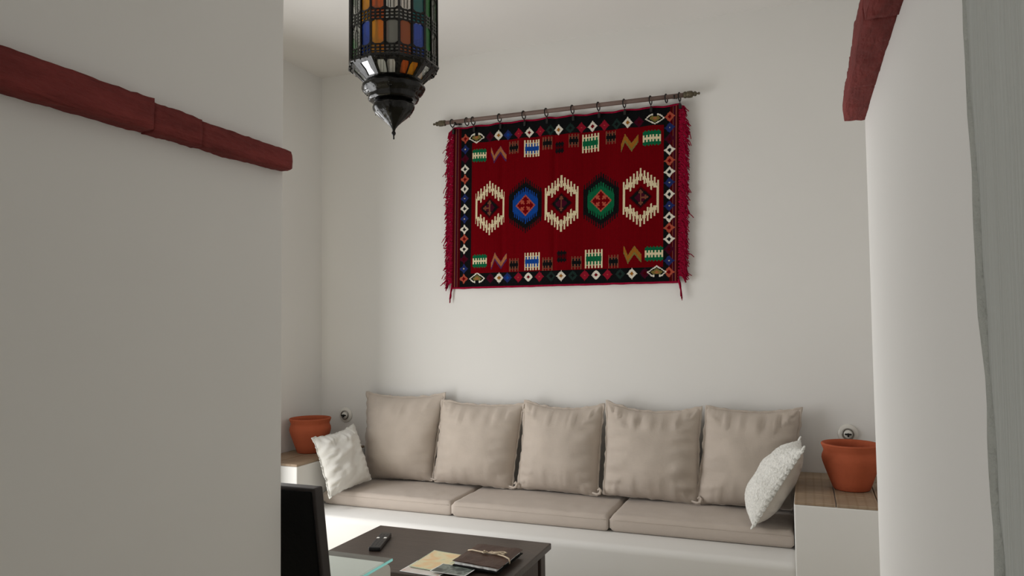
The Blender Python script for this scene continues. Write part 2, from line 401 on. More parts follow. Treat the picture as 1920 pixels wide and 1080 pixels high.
def pillow_mesh(P, n=44):
    bm = bmesh.new(); V = {}
    for side in (1, -1):
        for i in range(n+1):
            for j in range(n+1):
                s = math.sin(PI/2*(-1+2*i/n)*0.999)/math.sin(PI/2*0.999); t = math.sin(PI/2*(-1+2*j/n)*0.999)/math.sin(PI/2*0.999)
                b = i in (0, n) or j in (0, n)
                if b and side < 0: V[side, i, j] = V[1, i, j]
                else: V[side, i, j] = bm.verts.new(pillow_point(s, t, side if not b else 0, P))
    for side in (1, -1):
        for i in range(n):
            for j in range(n):
                q = [V[side, i, j], V[side, i+1, j], V[side, i+1, j+1], V[side, i, j+1]]
                bm.faces.new(q if side > 0 else q[::-1])
    bmesh.ops.recalc_face_normals(bm, faces=bm.faces)
    return bm
def rim_points(P, n=160):
    out = []
    for k in range(n):
        q = 8*k/n
        if q < 2: s, t = -1+q, -1
        elif q < 4: s, t = 1, -1+(q-2)
        elif q < 6: s, t = 1-(q-4), 1
        else: s, t = -1, 1-(q-6)
        out.append((s, t, pillow_point(s, t, 0, P)))
    return out
def flange_mesh(P, width, ruffle, thick=0.0035, n=200):
    bm = bmesh.new(); R = []
    pts = rim_points(P, n); seed = P['seed']
    for k, (s, t, p) in enumerate(pts):
        d = Vector((0.0, 0.0, 0))
        d = Vector((math.copysign(max(0, (abs(s)-0.92)/0.08), s), math.copysign(max(0, (abs(t)-0.92)/0.08), t), 0))
        if d.length < 1e-6: d = Vector((s, t, 0))
        if d.length > 1: d = d.normalized()*min(d.length, 1.3)
        ph = noise.noise(Vector((s*7+seed, t*7, 4)))
        wd = width*(0.8+0.5*ph)*(0.25 if t < -0.97 else 1)
        zz = ruffle*math.sin(k*2*PI/n*26+ph*6)+ruffle*0.8*ph
        inn = p-d*0.012
        out = p+d*wd+Vector((0, 0, zz))
        mid = p+d*wd*0.4+Vector((0, 0, zz*0.4))
        off = Vector((0, 0, thick/2))
        R.append([bm.verts.new(inn+off*1.6), bm.verts.new(mid+off), bm.verts.new(out+off), bm.verts.new(out-off), bm.verts.new(mid-off), bm.verts.new(inn-off*1.6)])
    for k in range(n):
        a, b = R[k], R[(k+1) % n]
        for i in range(6): bm.faces.new((a[i], b[i], b[(i+1) % 6], a[(i+1) % 6]))
    bmesh.ops.recalc_face_normals(bm, faces=bm.faces)
    return bm
SZ = 0.461
def back_cushion(cx, w, h, t, lean, tilt, ybot, seed, label, knots=(1,), **kw):
    P = dict(w=w, h=h, t=t, seed=seed, **kw)
    ex = Vector((math.cos(tilt[0]), math.sin(tilt[0]), tilt[1]))
    up = Vector((0, math.sin(lean), math.cos(lean)))
    ez = ex.cross(up)                       # faces the room (-y)
    mt = frame((cx, ybot, SZ), ex, ez)
    root = thing('back_cushion', None, label, 'cushion', 'beige back cushions on the bench', mat4=mt)
    bm = pillow_mesh(P); bmesh.ops.translate(bm, verts=bm.verts, vec=(0, h/2, 0))
    obj('cushion_cover', bm, M['linen'], root, smooth=True)
    bm = flange_mesh(P, 0.013, 0.004); bmesh.ops.translate(bm, verts=bm.verts, vec=(0, h/2, 0))
    obj('flange', bm, M['linen'], root, smooth=True)
    for sd in knots:                        # gathered corner tab at the bottom
        x = sd*(w/2-0.004)
        bm = bmesh.new(); pts = [(x-sd*0.03, 0.018, 0.02), (x, 0.012, 0.03), (x+sd*0.017, 0.018, 0.034), (x+sd*0.022, 0.035, 0.03), (x+sd*0.012, 0.045, 0.024), (x+sd*0.002, 0.034, 0.024)]
        tube(bm, pts, lambda q: 0.0095*(1-0.45*abs(2*q-1)), 8)
        obj('corner_tab', bm, M['linen'], root, smooth=True)
    return root
K = dict(back=0.45)
back_cushion(-2.440, 0.520, 0.545, 0.215, 0.09, (0.04, 0.012), 4.170, 1.3, 'leftmost beige linen back cushion, tallest, beside the crumpled white pillow', ptop=0.10, slump=0.18, taper=0.07, shear=0.02, wr=0.009, **K)
back_cushion(-1.908, 0.528, 0.505, 0.215, 0.10, (0.02, -0.02), 4.160, 4.1, 'second beige linen back cushion from the left', ptop=0.08, pside=0.03, shear=0.020, taper=0.025, wr=0.011, **K)
back_cushion(-1.370, 0.490, 0.520, 0.215, 0.10, (-0.02, -0.015), 4.160, 7.7, 'third beige linen back cushion from the left, in the middle of the row', ptop=0.15, wr=0.013, shear=0.012, **K)
back_cushion(-0.832, 0.530, 0.525, 0.225, 0.10, (0.0, -0.03), 4.155, 9.2, 'fourth beige linen back cushion from the left, with wide wavy side flange', ptop=0.17, wr=0.020, **K)
back_cushion(-0.302, 0.485, 0.525, 0.215, 0.10, (0.03, 0.0), 4.160, 12.6, 'rightmost beige linen back cushion, partly behind the lace pillow', ptop=0.11, wr=0.014, knots=(), shear=0.030, **K)
# crumpled white pillow against the left plinth
P = dict(w=0.370, h=0.37, t=0.15, seed=21.3, ptop=0.12, pside=0.06, pbot=0.05, wr=0.008, lump=0.03, crease=0.013, ripple=0.006, slump=0.1, shear=0.035, back=0.7)
mt = frame((-2.585, 3.875, SZ+0.004), (0.13, 0.99, 0.10), (0.80, -0.42, 0.42))
root = thing('throw_pillow', None, 'crumpled white cotton throw pillow leaning in the left corner of the bench', 'pillow', mat4=mt)
bm = pillow_mesh(P, 60); bmesh.ops.translate(bm, verts=bm.verts, vec=(0, P['h']/2, 0)); obj('pillow_cover', bm, M['white'], root, smooth=True)
bm = flange_mesh(P, 0.008, 0.004); bmesh.ops.translate(bm, verts=bm.verts, vec=(0, P['h']/2, 0)); obj('lace_edging', bm, M['lace'], root, smooth=True, label='white lace edging')
# lace pillow against the right plinth, seen edge-on
P = dict(w=0.30, h=0.44, t=0.20, back=0.75, seed=33.1, ptop=0.05, pside=0.05, pbot=0.04, wr=0.008, lump=0.012, ripple=0.005, slump=0.15)
mt = frame((-0.268, 3.908, SZ+0.006), (0.06, -1.0, 0.0), (-0.83, -0.12, 0.52))
root = thing('throw_pillow', None, 'white throw pillow with scalloped lace front leaning on the right plinth', 'pillow', mat4=mt)
bm = pillow_mesh(P, 50); bmesh.ops.translate(bm, verts=bm.verts, vec=(0, P['h']/2, 0)); obj('pillow_cover', bm, M['cream'], root, smooth=True)
def lace_panel(P):
    bm = bmesh.new(); n = 60; V = {}
    for i in range(n+1):
        for j in range(n+1):
            s = -1+2*i/n; t = -1+2*j/n
            p = pillow_point(s, t, 1, P); eg = max(0, (max(abs(s), abs(t))-0.9)/0.1)
            p.z -= 0.012*eg*eg; p.x += 0.006*eg*s; p.y += 0.006*eg*t
            if i in (0, n): p.x += math.copysign(0.013*abs(math.sin(j*PI/4.0)), s); p.z += 0.002
            if j in (0, n): p.y += math.copysign(0.006*abs(math.sin(i*PI/4.0)), t); p.z += 0.002
            V[i, j] = bm.verts.new(p+Vector((0, P['h']/2, 0.0035+0.0012*math.sin(i*1.9)*math.sin(j*1.7))))
    for i in range(n):
        for j in range(n): bm.faces.new((V[i, j], V[i+1, j], V[i+1, j+1], V[i, j+1]))
    bmesh.ops.recalc_face_normals(bm, faces=bm.faces)
    bmesh.ops.solidify(bm, geom=bm.faces[:], thickness=0.002)
    return bm
obj('lace_front', lace_panel(P), M['lace'], root, smooth=True, label='white lace front panel with scalloped border')
for sx, sy in ((1, 0), (-1, 1), (1, 1)):
    x0 = sx*P['w']/2; y0 = sy*P['h']; bm = bmesh.new()
    tube(bm, [(x0+sx*0.002+0.011*math.cos(a), y0+(0.008 if sy else -0.004)+0.011*math.sin(a), 0.0) for a in [2*PI*k/12 for k in range(12)]], 0.004, 6, closed=True)
    obj('corner_loop', bm, M['lace'], root, smooth=True)

# ------------------------------------------------------------ terracotta pots
def pot(x, y, z, label):
    root = thing('terracotta_pot', (x, y, z), label, 'pot', 'terracotta pots on the plinths')
    prof = [(0, 0.0), (0.078, 0.0), (0.083, 0.004), (0.098, 0.045), (0.116, 0.095), (0.127, 0.128), (0.1305, 0.145), (0.129, 0.160), (0.124, 0.172), (0.121, 0.180), (0.122, 0.188), (0.1275, 0.200), (0.1295, 0.208), (0.1295, 0.214), (0.126, 0.218), (0.121, 0.217), (0.115, 0.205), (0.112, 0.185), (0.118, 0.160), (0.119, 0.140), (0.105, 0.095), (0.085, 0.04), (0.07, 0.012), (0, 0.012)]
    bm = lathe(bmesh.new(), prof, 56)
    obj('pot_body', bm, M['terra'], root, smooth=True)
    bm = lathe(bmesh.new(), [(0.1275, 0.2075), (0.1315, 0.209), (0.1320, 0.2135), (0.1285, 0.218), (0.1225, 0.2185), (0.1225, 0.2075), (0.1275, 0.2075)], 56)
    obj('pot_rim', bm, M['terra'], root, smooth=True)
    return root
pot(0.188, 3.925, PZ+0.001, 'terracotta pot standing on the right tiled plinth')
pot(-2.985, 3.965, PZ+0.001, 'terracotta pot standing on the left tiled plinth')

# ------------------------------------------------------------ round wall switches
def wall_switch(x, z, label):
    root = thing('wall_switch', (x, YB, z), label, 'switch')
    def facing(bm):
        bmesh.ops.rotate(bm, verts=bm.verts, cent=(0, 0, 0), matrix=Matrix.Rotation(PI/2, 3, 'X')); return bm
    obj('base_plate', facing(lathe(bmesh.new(), [(0, 0), (0.05, 0), (0.051, 0.004), (0.047, 0.010), (0.036, 0.013), (0, 0.013)], 40)), M['porcelain'], root, smooth=True)
    obj('chrome_ring', facing(lathe(bmesh.new(), [(0.025, 0.012), (0.031, 0.012), (0.031, 0.022), (0.028, 0.025), (0.025, 0.022), (0.025, 0.012)], 36)), M['chrome'], root, smooth=True)
    obj('dome', facing(lathe(bmesh.new(), [(0.0245, 0.012), (0.0245, 0.018), (0.016, 0.024), (0, 0.026)], 30)), M['porcelain'], root, smooth=True)
    bm = bmesh.new(); box(bm, -0.017, 0.017, -0.034, -0.025, -0.004, 0.004, bev=0.002); box(bm, -0.0045, 0.0045, -0.040, -0.025, -0.013, 0.006, bev=0.002)
    obj('turn_knob', bm, M['iron'], root)
    return root
wall_switch(-2.937, 0.840, 'round white wall switch with dark knob on back wall, left, above the crumpled pillow')
wall_switch(0.196, 0.852, 'round white wall switch with metal ring showing above the right pot')

# ------------------------------------------------------------ rod, rings, rug
RY = 4.235
def rod_z(x): return 2.755+(x+1.37)*(-0.006)
rod = thing('curtain_rod', (-1.37, RY, 2.755), 'brown wooden curtain rod with turned bronze finials holding up the red rug', 'rod')
bm = bmesh.new(); tube(bm, [(x+1.37, 0, rod_z(x)-2.755) for x in (-2.14, -1.7, -1.3, -0.9, -0.60)], 0.0135, 14)
obj('pole', bm, M['rod'], rod, smooth=True)
def finial(sgn, x):
    prof = [(0, -0.005), (0.0145, -0.005), (0.0185, 0.0), (0.0195, 0.008), (0.0165, 0.013), (0.0195, 0.019), (0.0200, 0.034), (0.0185, 0.045), (0.0125, 0.049), (0.010, 0.053), (0.0150, 0.058), (0.0130, 0.066), (0.006, 0.071), (0.0045, 0.075), (0.008, 0.081), (0.006, 0.087), (0, 0.089)]
    bm = lathe(bmesh.new(), prof, 20)
    bmesh.ops.rotate(bm, verts=bm.verts, cent=(0, 0, 0), matrix=Matrix.Rotation(sgn*PI/2, 3, 'Y'))
    bmesh.ops.translate(bm, verts=bm.verts, vec=(x+1.37, 0, rod_z(x)-2.755))
    obj('finial', bm, M['rodend'], rod, smooth=True)
finial(-1, -2.135); finial(1, -0.605)
for x in (-2.06, -0.66):
    bm = bmesh.new(); tube(bm, [(x+1.37, 0.059, 0.0), (x+1.37, 0.03, 0.0), (x+1.37, 0.0, -0.016), (x+1.37, -0.016, -0.004)], 0.005, 8)
    lathe(bm, [(0, 0), (0.02, 0), (0.02, 0.004), (0, 0.004)], 16, cx=x+1.37, cy=0.055, cz=-0.002)
    obj('bracket', bm, M['iron'], rod, smooth=True)

RW, RH = 1.456, 1.020
RX0 = -2.090
def rug_top(u): return 2.721-0.018*u-0.004*math.sin(u*PI*9)**2
def rug_pos(u, v):
    """u,v in 0..1 from the top left; world coordinates, gently waving cloth"""
    x = RX0+RW*u-0.027*v*(1-u)-0.029*v*u
    zt = rug_top(u); zb = 1.690-0.004*u
    z = zt+(zb-zt)*v
    y = 4.262+0.010*v+0.006*math.sin(u*21+0.5)*(0.4+0.6*v)+0.005*math.sin(u*9+1)+0.004*math.sin(u*PI*9)**2*(1-v)
    crease = math.exp(-((u-0.235-0.01*v)/0.012)**2)+math.exp(-((u-0.48)/0.012)**2)
    return Vector((x, y+0.006*crease, z))
def paint_rug(nx, ny):
    X, Y = np.meshgrid((np.arange(nx)+0.5)/nx*1500, (np.arange(ny)+0.5)/ny*1025)
    C = np.zeros((ny, nx, 3))
    c = {k: np.array(srgb(*v)[:3]) for k, v in dict(red=(102, 1, 10), dred=(70, 2, 9), black=(17, 18, 19), cream=(214, 200, 164), white=(214, 208, 194), orange=(166, 76, 58), blue=(18, 62, 136), navy=(34, 44, 92), maroon=(64, 10, 30), dgreen=(30, 46, 42), green=(14, 92, 58), olive=(116, 106, 56), brown=(116, 66, 50), pink=(134, 22, 40), tan=(158, 100, 62), purple=(78, 40, 78), ochre=(150, 96, 34)).items()}
    rect = lambda x0, x1, y0, y1: (X >= x0) & (X < x1) & (Y >= y0) & (Y < y1)
    def put(m, col): C[m] = c[col] if isinstance(col, str) else col
    put(X >= -1, 'black')
    put(rect(141, 1404, 104, 938), 'red')
    # selvedge stripes
    for a, b, k in ((0, 18, 'dred'), (18, 23, 'brown'), (23, 38, 'maroon'), (38, 42, 'brown'), (42, 58, 'dred')):
        put(rect(a, b, 0, 1025), k); put(rect(1500-b, 1500-a, 0, 1025), k)
    st = lambda v, q: np.round(v/q)*q
    def diamond(cx, cy, rx, ry, col, inner=None, dot=None, k=0.45):
        d = (st(np.abs(X-cx), 3)/(rx+3))**0.88+(st(np.abs(Y-cy), 3)/(ry+3))**0.88
        put(d < 1, col)
        if inner: put(d < k, inner)
        if dot: put(d < 0.2, dot)
    kinds = dict(o=('orange', 'red'), b=('navy', None, 'cream'), m=('maroon', 'dred'), w=('white', 'black'), y=('white', 'ochre'), r=('pink', None, 'orange'), g=('dgreen', 'black'), n=('navy', 'blue'), v=('white', 'red'), B=('navy', 'blue', 'white'))
    seq = 'obmwowbwbwowmbo'
    yl = (67, 136, 198, 264, 330, 393, 454, 520, 585, 654, 715, 781, 846, 908, 972)
    yr = (58, 123, 189, 255, 318, 384, 447, 516, 584, 650, 712, 778, 838, 905, 971)
    for k, ch in enumerate(seq):
        q = kinds[ch]; diamond(88, yl[k], 30, 29, *q); diamond(1440, yr[k], 32, 29, *q)
    topx = (270, 331, 398, 473, 546, 622, 690, 744, 821, 891, 963, 1038, 1116, 1185, 1254)
    botx = (286, 346, 405, 480, 549, 626, 704, 771, 845, 920, 992, 1066, 1146, 1218, 1296)
    for k, ch in enumerate('mynrvrgygrvrgym'):
        diamond(topx[k], 72, 30, 32, *kinds[ch]); diamond(botx[k], 974, 30, 31, *kinds[ch])
    def hexm(cx, cy, flip):
        dx, dy = st(np.abs(X-cx), 5), (Y-cy)*flip
        h = lambda w, t, b: (dx < w) & (dy > -t*np.clip((w-dx)/(w*0.45), 0, 1)) & (dy < b*(1-dx/w)+4)
        put(h(58, 22, 36), 'white'); put(h(48, 15, 27), 'black'); put(h(34, 12, 20), 'olive'); put(h(12, 5, 8), 'tan')
        put((dx < 22) & (dx > 14) & (dy < -14) & (dy > -26), 'white'); put((dx < 12) & (dy < -8) & (dy > -30), 'black')
    hexm(172, 68, 1); hexm(1351, 60, 1); hexm(188, 975, -1); hexm(1367, 971, -1)
    def comb(cx, cy, w, h, outer, inner, teeth, edge=None):
        """two colour bands biting into one another like comb teeth"""
        dx = X-cx; dy = np.abs(Y-cy); m = (np.abs(dx) < w/2) & (dy < h/2)
        ph = np.floor((dx+w/2)/(w/(2*teeth+1))).astype(int) % 2 == 0
        put(m & (ph | (dy < h*0.34)), outer)
        put(m & (np.abs(dx) < w*0.45) & np.where(ph, dy < h*0.13, dy < h*0.30), inner)
    def comb2(cx, cy, w, h, outer, inner, teeth):
        dx = X-cx; dy = np.abs(Y-cy); m = (np.abs(dx) < w/2) & (dy < h/2)
        ph = np.floor((dx+w/2)/(w/(2*teeth+1))).astype(int) % 2 == 0
        put(m & (~ph | (dy < h*0.42)), outer)
        put(m & np.where(ph, dy < h*0.22, dy < h*0.07), inner)
    def zig(cx, cy, flip, a, b):
        pts = [(-50, -30), (-28, 26), (12, -30), (52, 20)]
        for wd, off, col in ((20, 4, b), (10, -2, a)):
            for (x0, y0), (x1, y1) in zip(pts[:-1], pts[1:]):
                x0_, x1_ = cx+x0, cx+x1
                t = np.clip((X-x0_)/(x1_-x0_), 0, 1); yc = cy+(y0+(y1-y0)*t)*flip+off
                put((X >= x0_-3) & (X <= x1_+3) & (np.abs(Y-yc) < wd+5), col)
    for row, fl in (((187, 191, 156, 173, 152, 182, 150, 172, 148, 187, 177), 1), ((863, 861, 895, 879, 899, 856, 896, 877, 897, 860, 861), -1)):
        xs = (195, 332, 440, 565, 670, 752, 843, 951, 1080, 1197, 1333) if fl > 0 else (207, 344, 449, 573, 678, 773, 867, 977, 1102, 1220, 1349)
        comb2(xs[0], row[0], 104, 86, 'green', 'cream', 5); comb2(xs[10], row[10], 108, 92, 'green', 'cream', 5)
        zig(xs[1], row[1], fl, 'tan', 'purple'); zig(xs[9], row[9], -fl, 'ochre', 'olive')
        for q in (2, 4, 6, 8): comb(xs[q], row[q], 66, 80, 'brown', 'black', 3)
        comb(xs[3], row[3], 106, 108, 'cream', 'blue', 5); comb(xs[7], row[7], 110, 112, 'cream', 'green', 5)
        comb2(xs[5], row[5], 60, 70, 'black', 'dred', 3)
    def tooth(dx, period): return np.floor(np.abs(dx)/period*2+0.5).astype(int) % 2 == 0
    def hexfield(dx, dy, hw, hc, slope, tlen, period):
        a = np.abs(dx); lim = hc-slope*np.round(a/period)*period
        return (a < hw) & (np.abs(dy) < lim-tlen*(~tooth(dx, period)))
    def cross(cx, cy, r, col, arms):
        dx, dy = X-cx, Y-cy
        for ax, ay in arms:
            al = dx*ax+dy*ay; ac = np.abs(dx*ay-dy*ax)
            put((al > -4) & (al < r) & (ac < 4.5), col)
            put((np.abs(al-r*0.72) < 5) & (ac < r*0.33), col)
            put((np.abs(al-r*0.95)+ac) < 9, col)
    def med_white(cx, cy, hw, hc, arms):
        dx, dy = X-cx, Y-cy
        put(hexfield(dx, dy, hw, hc, 0.72, 34, 21), 'cream')
        a = np.abs(dx); pr = 21
        lim = hc*0.70-0.98*np.round(a/pr)*pr
        put((a < hw-15) & (np.abs(dy) < np.maximum(lim, -5)-26*tooth(dx, pr)+4), 'red')
        put((a < hw-15) & (np.abs(dy) < (hc*0.42-0.52*a)), 'red')
        put((a < hw-15) & (a > hw-34) & (np.abs(dy) < hc*0.30), 'red')
        put((a/72+np.abs(dy)/70) < 1, 'dred')
        d = st(a, 6)/64+st(np.abs(dy), 6)/58; put(d < 1, 'black'); put(d < 0.6, 'maroon')
        cross(cx, cy, 42, 'brown', arms)
    def med_col(cx, cy, hw, hc, col):
        dx, dy = X-cx, Y-cy; a = np.abs(dx)
        put(hexfield(dx, dy, hw+10, hc+14, 0.66, 26, 15), 'black')
        put(hexfield(dx, dy, hw-18, hc*0.72, 0.60, 24, 15), col)
        d = st(a, 5)/66+st(np.abs(dy), 5)/66; put(d < 1, 'orange'); put(d < 0.84, 'red')
        cross(cx, cy, 40, 'orange', ((0.707, 0.707), (-0.707, 0.707), (0.707, -0.707), (-0.707, -0.707)))
        put((a+np.abs(dy)) < 16, 'red')
    med_white(274, 528, 105, 172, ((0, 1), (0, -1), (-1, 0)))
    med_col(524, 527, 104, 160, 'blue')
    med_white(767, 530, 108, 174, ((0, 1), (0, -1)))
    med_col(1020, 528, 104, 160, 'green')
    med_white(1268, 524, 110, 174, ((0, 1), (0, -1), (1, 0)))
    # yarn-to-yarn variation of the dye
    rng = np.random.default_rng(3)
    C *= (1+rng.normal(0, 0.05, (ny, nx, 1)))*(1+rng.normal(0, 0.035, (1, nx, 1)))
    return np.clip(C, 0, 1)
def rug_mesh(nx=440, ny=300):
    C = paint_rug(nx, ny)
    verts = [rug_pos(i/nx, j/ny) for j in range(ny+1) for i in range(nx+1)]
    faces = [(j*(nx+1)+i, (j+1)*(nx+1)+i, (j+1)*(nx+1)+i+1, j*(nx+1)+i+1) for j in range(ny) for i in range(nx)]
    me = bpy.data.meshes.new('woven_field'); org = Vector((-1.37, 4.262, 1.69))
    me.from_pydata([tuple(v-org) for v in verts], [], faces)
    at = me.attributes.new('dye', 'FLOAT_COLOR', 'FACE')
    col = np.ones((nx*ny, 4)); col[:, :3] = C.reshape(-1, 3)
    at.data.foreach_set('color', col.ravel().astype(np.float32))
    me.polygons.foreach_set('use_smooth', [True]*len(me.polygons))
    return me, org
m = bpy.data.materials.new('woven_wool'); m.use_nodes = True; nt = m.node_tree; b = nt.nodes['Principled BSDF']
an = nt.nodes.new('ShaderNodeAttribute'); an.attribute_name = 'dye'; nt.links.new(an.outputs['Color'], b.inputs['Base Color'])
b.inputs['Roughness'].default_value = 1; b.inputs['Specular IOR Level'].default_value = 0.05
tc = nt.nodes.new('ShaderNodeTexCoord'); n1 = nt.nodes.new('ShaderNodeTexNoise'); n1.inputs['Scale'].default_value = 260
mp = nt.nodes.new('ShaderNodeMapping'); mp.inputs['Scale'].default_value = (1, 1, 2.2); nt.links.new(tc.outputs['Object'], mp.inputs[0]); nt.links.new(mp.outputs[0], n1.inputs['Vector'])
bp = nt.nodes.new('ShaderNodeBump'); bp.inputs['Strength'].default_value = 0.5; bp.inputs['Distance'].default_value = 0.003
nt.links.new(n1.outputs['Fac'], bp.inputs['Height']); nt.links.new(bp.outputs[0], b.inputs['Normal'])
M['rug'] = m
M['fringe'] = mat('crimson_wool', srgb(140, 14, 46), 1.0, var=0.25, vscale=60, spec=0.05)
me, org = rug_mesh()
rug = thing('wall_rug', org, 'red woven kilim wall hanging with five hexagon medallions and black diamond border', 'rug')
me.materials.append(M['rug']); wf = bpy.data.objects.new('woven_field', me); COL.objects.link(wf); wf.parent = rug
sol = wf.modifiers.new('thickness', 'SOLIDIFY'); sol.thickness = 0.006; sol.offset = 1
for v in (0, 1):
    bm = bmesh.new()
    pts = [rug_pos(k/120, v)+Vector((0, 0, 0.004*(1-2*v)+0.0025*noise.noise(Vector((k*0.21, v, 0)))))-org for k in range(121)]
    tube(bm, pts, lambda q: 0.0075, 7)
    obj('binding', bm, M['fringe'], rug, smooth=True, label='crimson edge binding')
def fringe(side):
    bm = bmesh.new(); n = 430
    for k in range(n):
        v = (k+random.random()*0.8)/n
        p = rug_pos(0.003 if side < 0 else 0.997, v)-org; p.y -= 0.003
        L = random.uniform(0.058, 0.082)*(0.8 if v < 0.06 else 1); dr = random.uniform(0.6, 1.6)
        if random.random() < 0.06: L *= 1.35
        if v > 0.972: L = random.uniform(0.07, 0.125); dr = random.uniform(2.6, 5)
        pts = []
        ph = random.uniform(0, 6); amp = random.uniform(0.002, 0.005)
        for q in range(6):
            t = q/5; out = L*t/math.sqrt(1+dr*dr*t*t)
            out = L*(t*0.95-0.25*t*t*min(dr, 1.4)) if dr < 2 else L*0.3*t*(1-0.5*t)
            dn = L*dr*0.55*t*t if dr < 2 else L*t
            pts.append(p+Vector((side*out+amp*math.sin(ph+t*7)*0.5, amp*math.cos(ph+t*6)-0.004*t, -dn+amp*math.sin(ph*2+t*8))))
        tube(bm, pts, lambda q: 0.0034*(1-0.3*q), 4)
    obj('fringe', bm, M['fringe'], rug, smooth=True, kind='stuff', label='crimson wool fringe')
fringe(-1); fringe(1)

# rings: (x, has clip)
ring_x = [(-2.085, 1), (-1.981, 0), (-1.937, 1), (-1.754, 1), (-1.590, 1), (-1.442, 1), (-1.274, 1), (-1.112, 1), (-0.955, 1), (-0.799, 1), (-0.708, 0), (-0.632, 1)]
ring_label = ['black clip ring at the far left end of the rod, above the rug corner', 'black ring without clip, second from the left on the rod', 'black clip ring third from the left on the rod, just right of a bare ring',
    'black clip ring fourth from the left on the wooden rod', 'black clip ring fifth from the left on the wooden rod', 'black clip ring sixth from the left on the wooden rod', 'black clip ring seventh from the left on the wooden rod',
    'black clip ring eighth from the left on the wooden rod', 'black clip ring fourth from the right on the wooden rod', 'black clip ring third from the right on the rod, left of a bare ring', 'black ring without clip, second from the right on the rod', 'black clip ring at the far right end of the rod, above the fringe corner']
def torus(R, r, n=24, k=7):
    bm = bmesh.new(); tube(bm, [(0.12*R*math.sin(a), R*math.sin(a), R*math.cos(a)) for a in [2*PI*i/n for i in range(n)]], r, k, closed=True); return bm
proto = None
for (x, clip), lab in zip(ring_x, ring_label):
    zc = rod_z(x)-0.0095; loc = (x, RY, zc)
    if clip:
        if proto is None:
            root = thing('curtain_ring', loc, lab, 'curtain ring', 'curtain rings on the rod')
            obj('ring', torus(0.0245, 0.0036), M['iron'], root, smooth=True)
            bm = bmesh.new(); tube(bm, [(0, 0.0, -0.024), (0, 0.006, -0.031), (0, 0.012, -0.034)], 0.0022, 6)
            tube(bm, [(0.005*math.sin(a), 0.015, -0.036+0.005*math.cos(a)) for a in [2*PI*i/10 for i in range(10)]], 0.0016, 5, closed=True)
            box(bm, -0.0075, 0.0075, 0.010, 0.030, -0.066, -0.038, bev=0.0025); 
            obj('clip', bm, M['iron'], root, smooth=False)
            proto = root
        else:
            root = copy_tree(proto); root.location = loc; root['label'] = lab
    else:
        root = thing('curtain_ring', loc, lab, 'curtain ring', 'curtain rings on the rod')
        obj('ring', torus(0.0245, 0.0036), M['iron'], root, smooth=True)
    # slide each ring so that it rests on the pole
    root.location.z = rod_z(x)+0.0135-0.0245+0.0036

# ------------------------------------------------------------ moroccan lantern
LX, LY, LZ = -1.488, 2.5, 2.182
lan = thing('moroccan_lantern', (LX, LY, LZ), 'black metal lantern with coloured glass panes and onion-shaped tip, hanging from the ceiling', 'lantern')
NF = 10; RL = 0.175
ca = math.atan2(-LY, -LX)+math.radians(7.0)
def ringpts(bm, R, z, off=0.0): return [bm.verts.new((R*math.cos(ca+2*PI*k/NF+off), R*math.sin(ca+2*PI*k/NF+off), z)) for k in range(NF)]
def poly_lathe(prof, n=NF, lobes=0.0):
    bm = bmesh.new(); R_ = []
    sub = 4
    for (r, z) in prof:
        ring = []
        for k in range(n*sub):
            a = ca+2*PI*k/(n*sub); q = (k % sub)/sub*2*PI/n-PI/n
            rad = r*math.cos(PI/n)/math.cos(q)
            rad = r*(1-lobes)+lobes*rad if lobes else rad
            ring.append(bm.verts.new((rad*math.cos(a), rad*math.sin(a), z)))
        R_.append(ring)
    m_ = n*sub
    for a, b in zip(R_[:-1], R_[1:]):
        for k in range(m_): bm.faces.new((a[k], a[(k+1) % m_], b[(k+1) % m_], b[k]))
    bm.faces.new(R_[0][::-1]); bm.faces.new(R_[-1])
    bmesh.ops.recalc_face_normals(bm, faces=bm.faces)
    return bm
def gore_lathe(prof, n, bulge):
    """n flat-ish petals, softly bulged, crisp ridges between"""
    bm = bmesh.new(); sub = 5; R_ = []
    for (r, z) in prof:
        ring = []
        for k in range(n*sub):
            a = ca+2*PI*k/(n*sub); q = (k % sub)/sub
            rad = r*(1-bulge*(1-math.sin(PI*q)))
            ring.append(bm.verts.new((rad*math.cos(a), rad*math.sin(a), z)))
        R_.append(ring)
    m_ = n*sub
    for a, b in zip(R_[:-1], R_[1:]):
        for k in range(m_): bm.faces.new((a[k], a[(k+1) % m_], b[(k+1) % m_], b[k]))
    bm.faces.new(R_[0][::-1]); bm.faces.new(R_[-1])
    bmesh.ops.recalc_face_normals(bm, faces=bm.faces)
    return bm
onion = [(0.005, 0.034), (0.009, 0.044), (0.018, 0.056), (0.036, 0.073), (0.057, 0.090), (0.074, 0.106), (0.083, 0.120), (0.085, 0.130), (0.081, 0.141), (0.072, 0.150), (0.066, 0.156)]
obj('onion_bulb', gore_lathe(onion, 8, 0.075), M['lantern'], lan, smooth=True)
obj('finial', lathe(bmesh.new(), [(0, 0.0), (0.0035, 0.002), (0.003, 0.014), (0.0045, 0.017), (0.008, 0.022), (0.0085, 0.027), (0.006, 0.032), (0.0045, 0.036), (0.007, 0.042), (0, 0.044)], 16), M['lantern'], lan, smooth=True)
collar = [(0.070, 0.150), (0.088, 0.151), (0.098, 0.155), (0.101, 0.162), (0.099, 0.169), (0.103, 0.176), (0.112, 0.184), (0.121, 0.192), (0.126, 0.201), (0.126, 0.208), (0.121, 0.214), (0.110, 0.217), (0.108, 0.222)]
obj('collar', gore_lathe(collar, 12, 0.03), M['lantern'], lan, smooth=True)
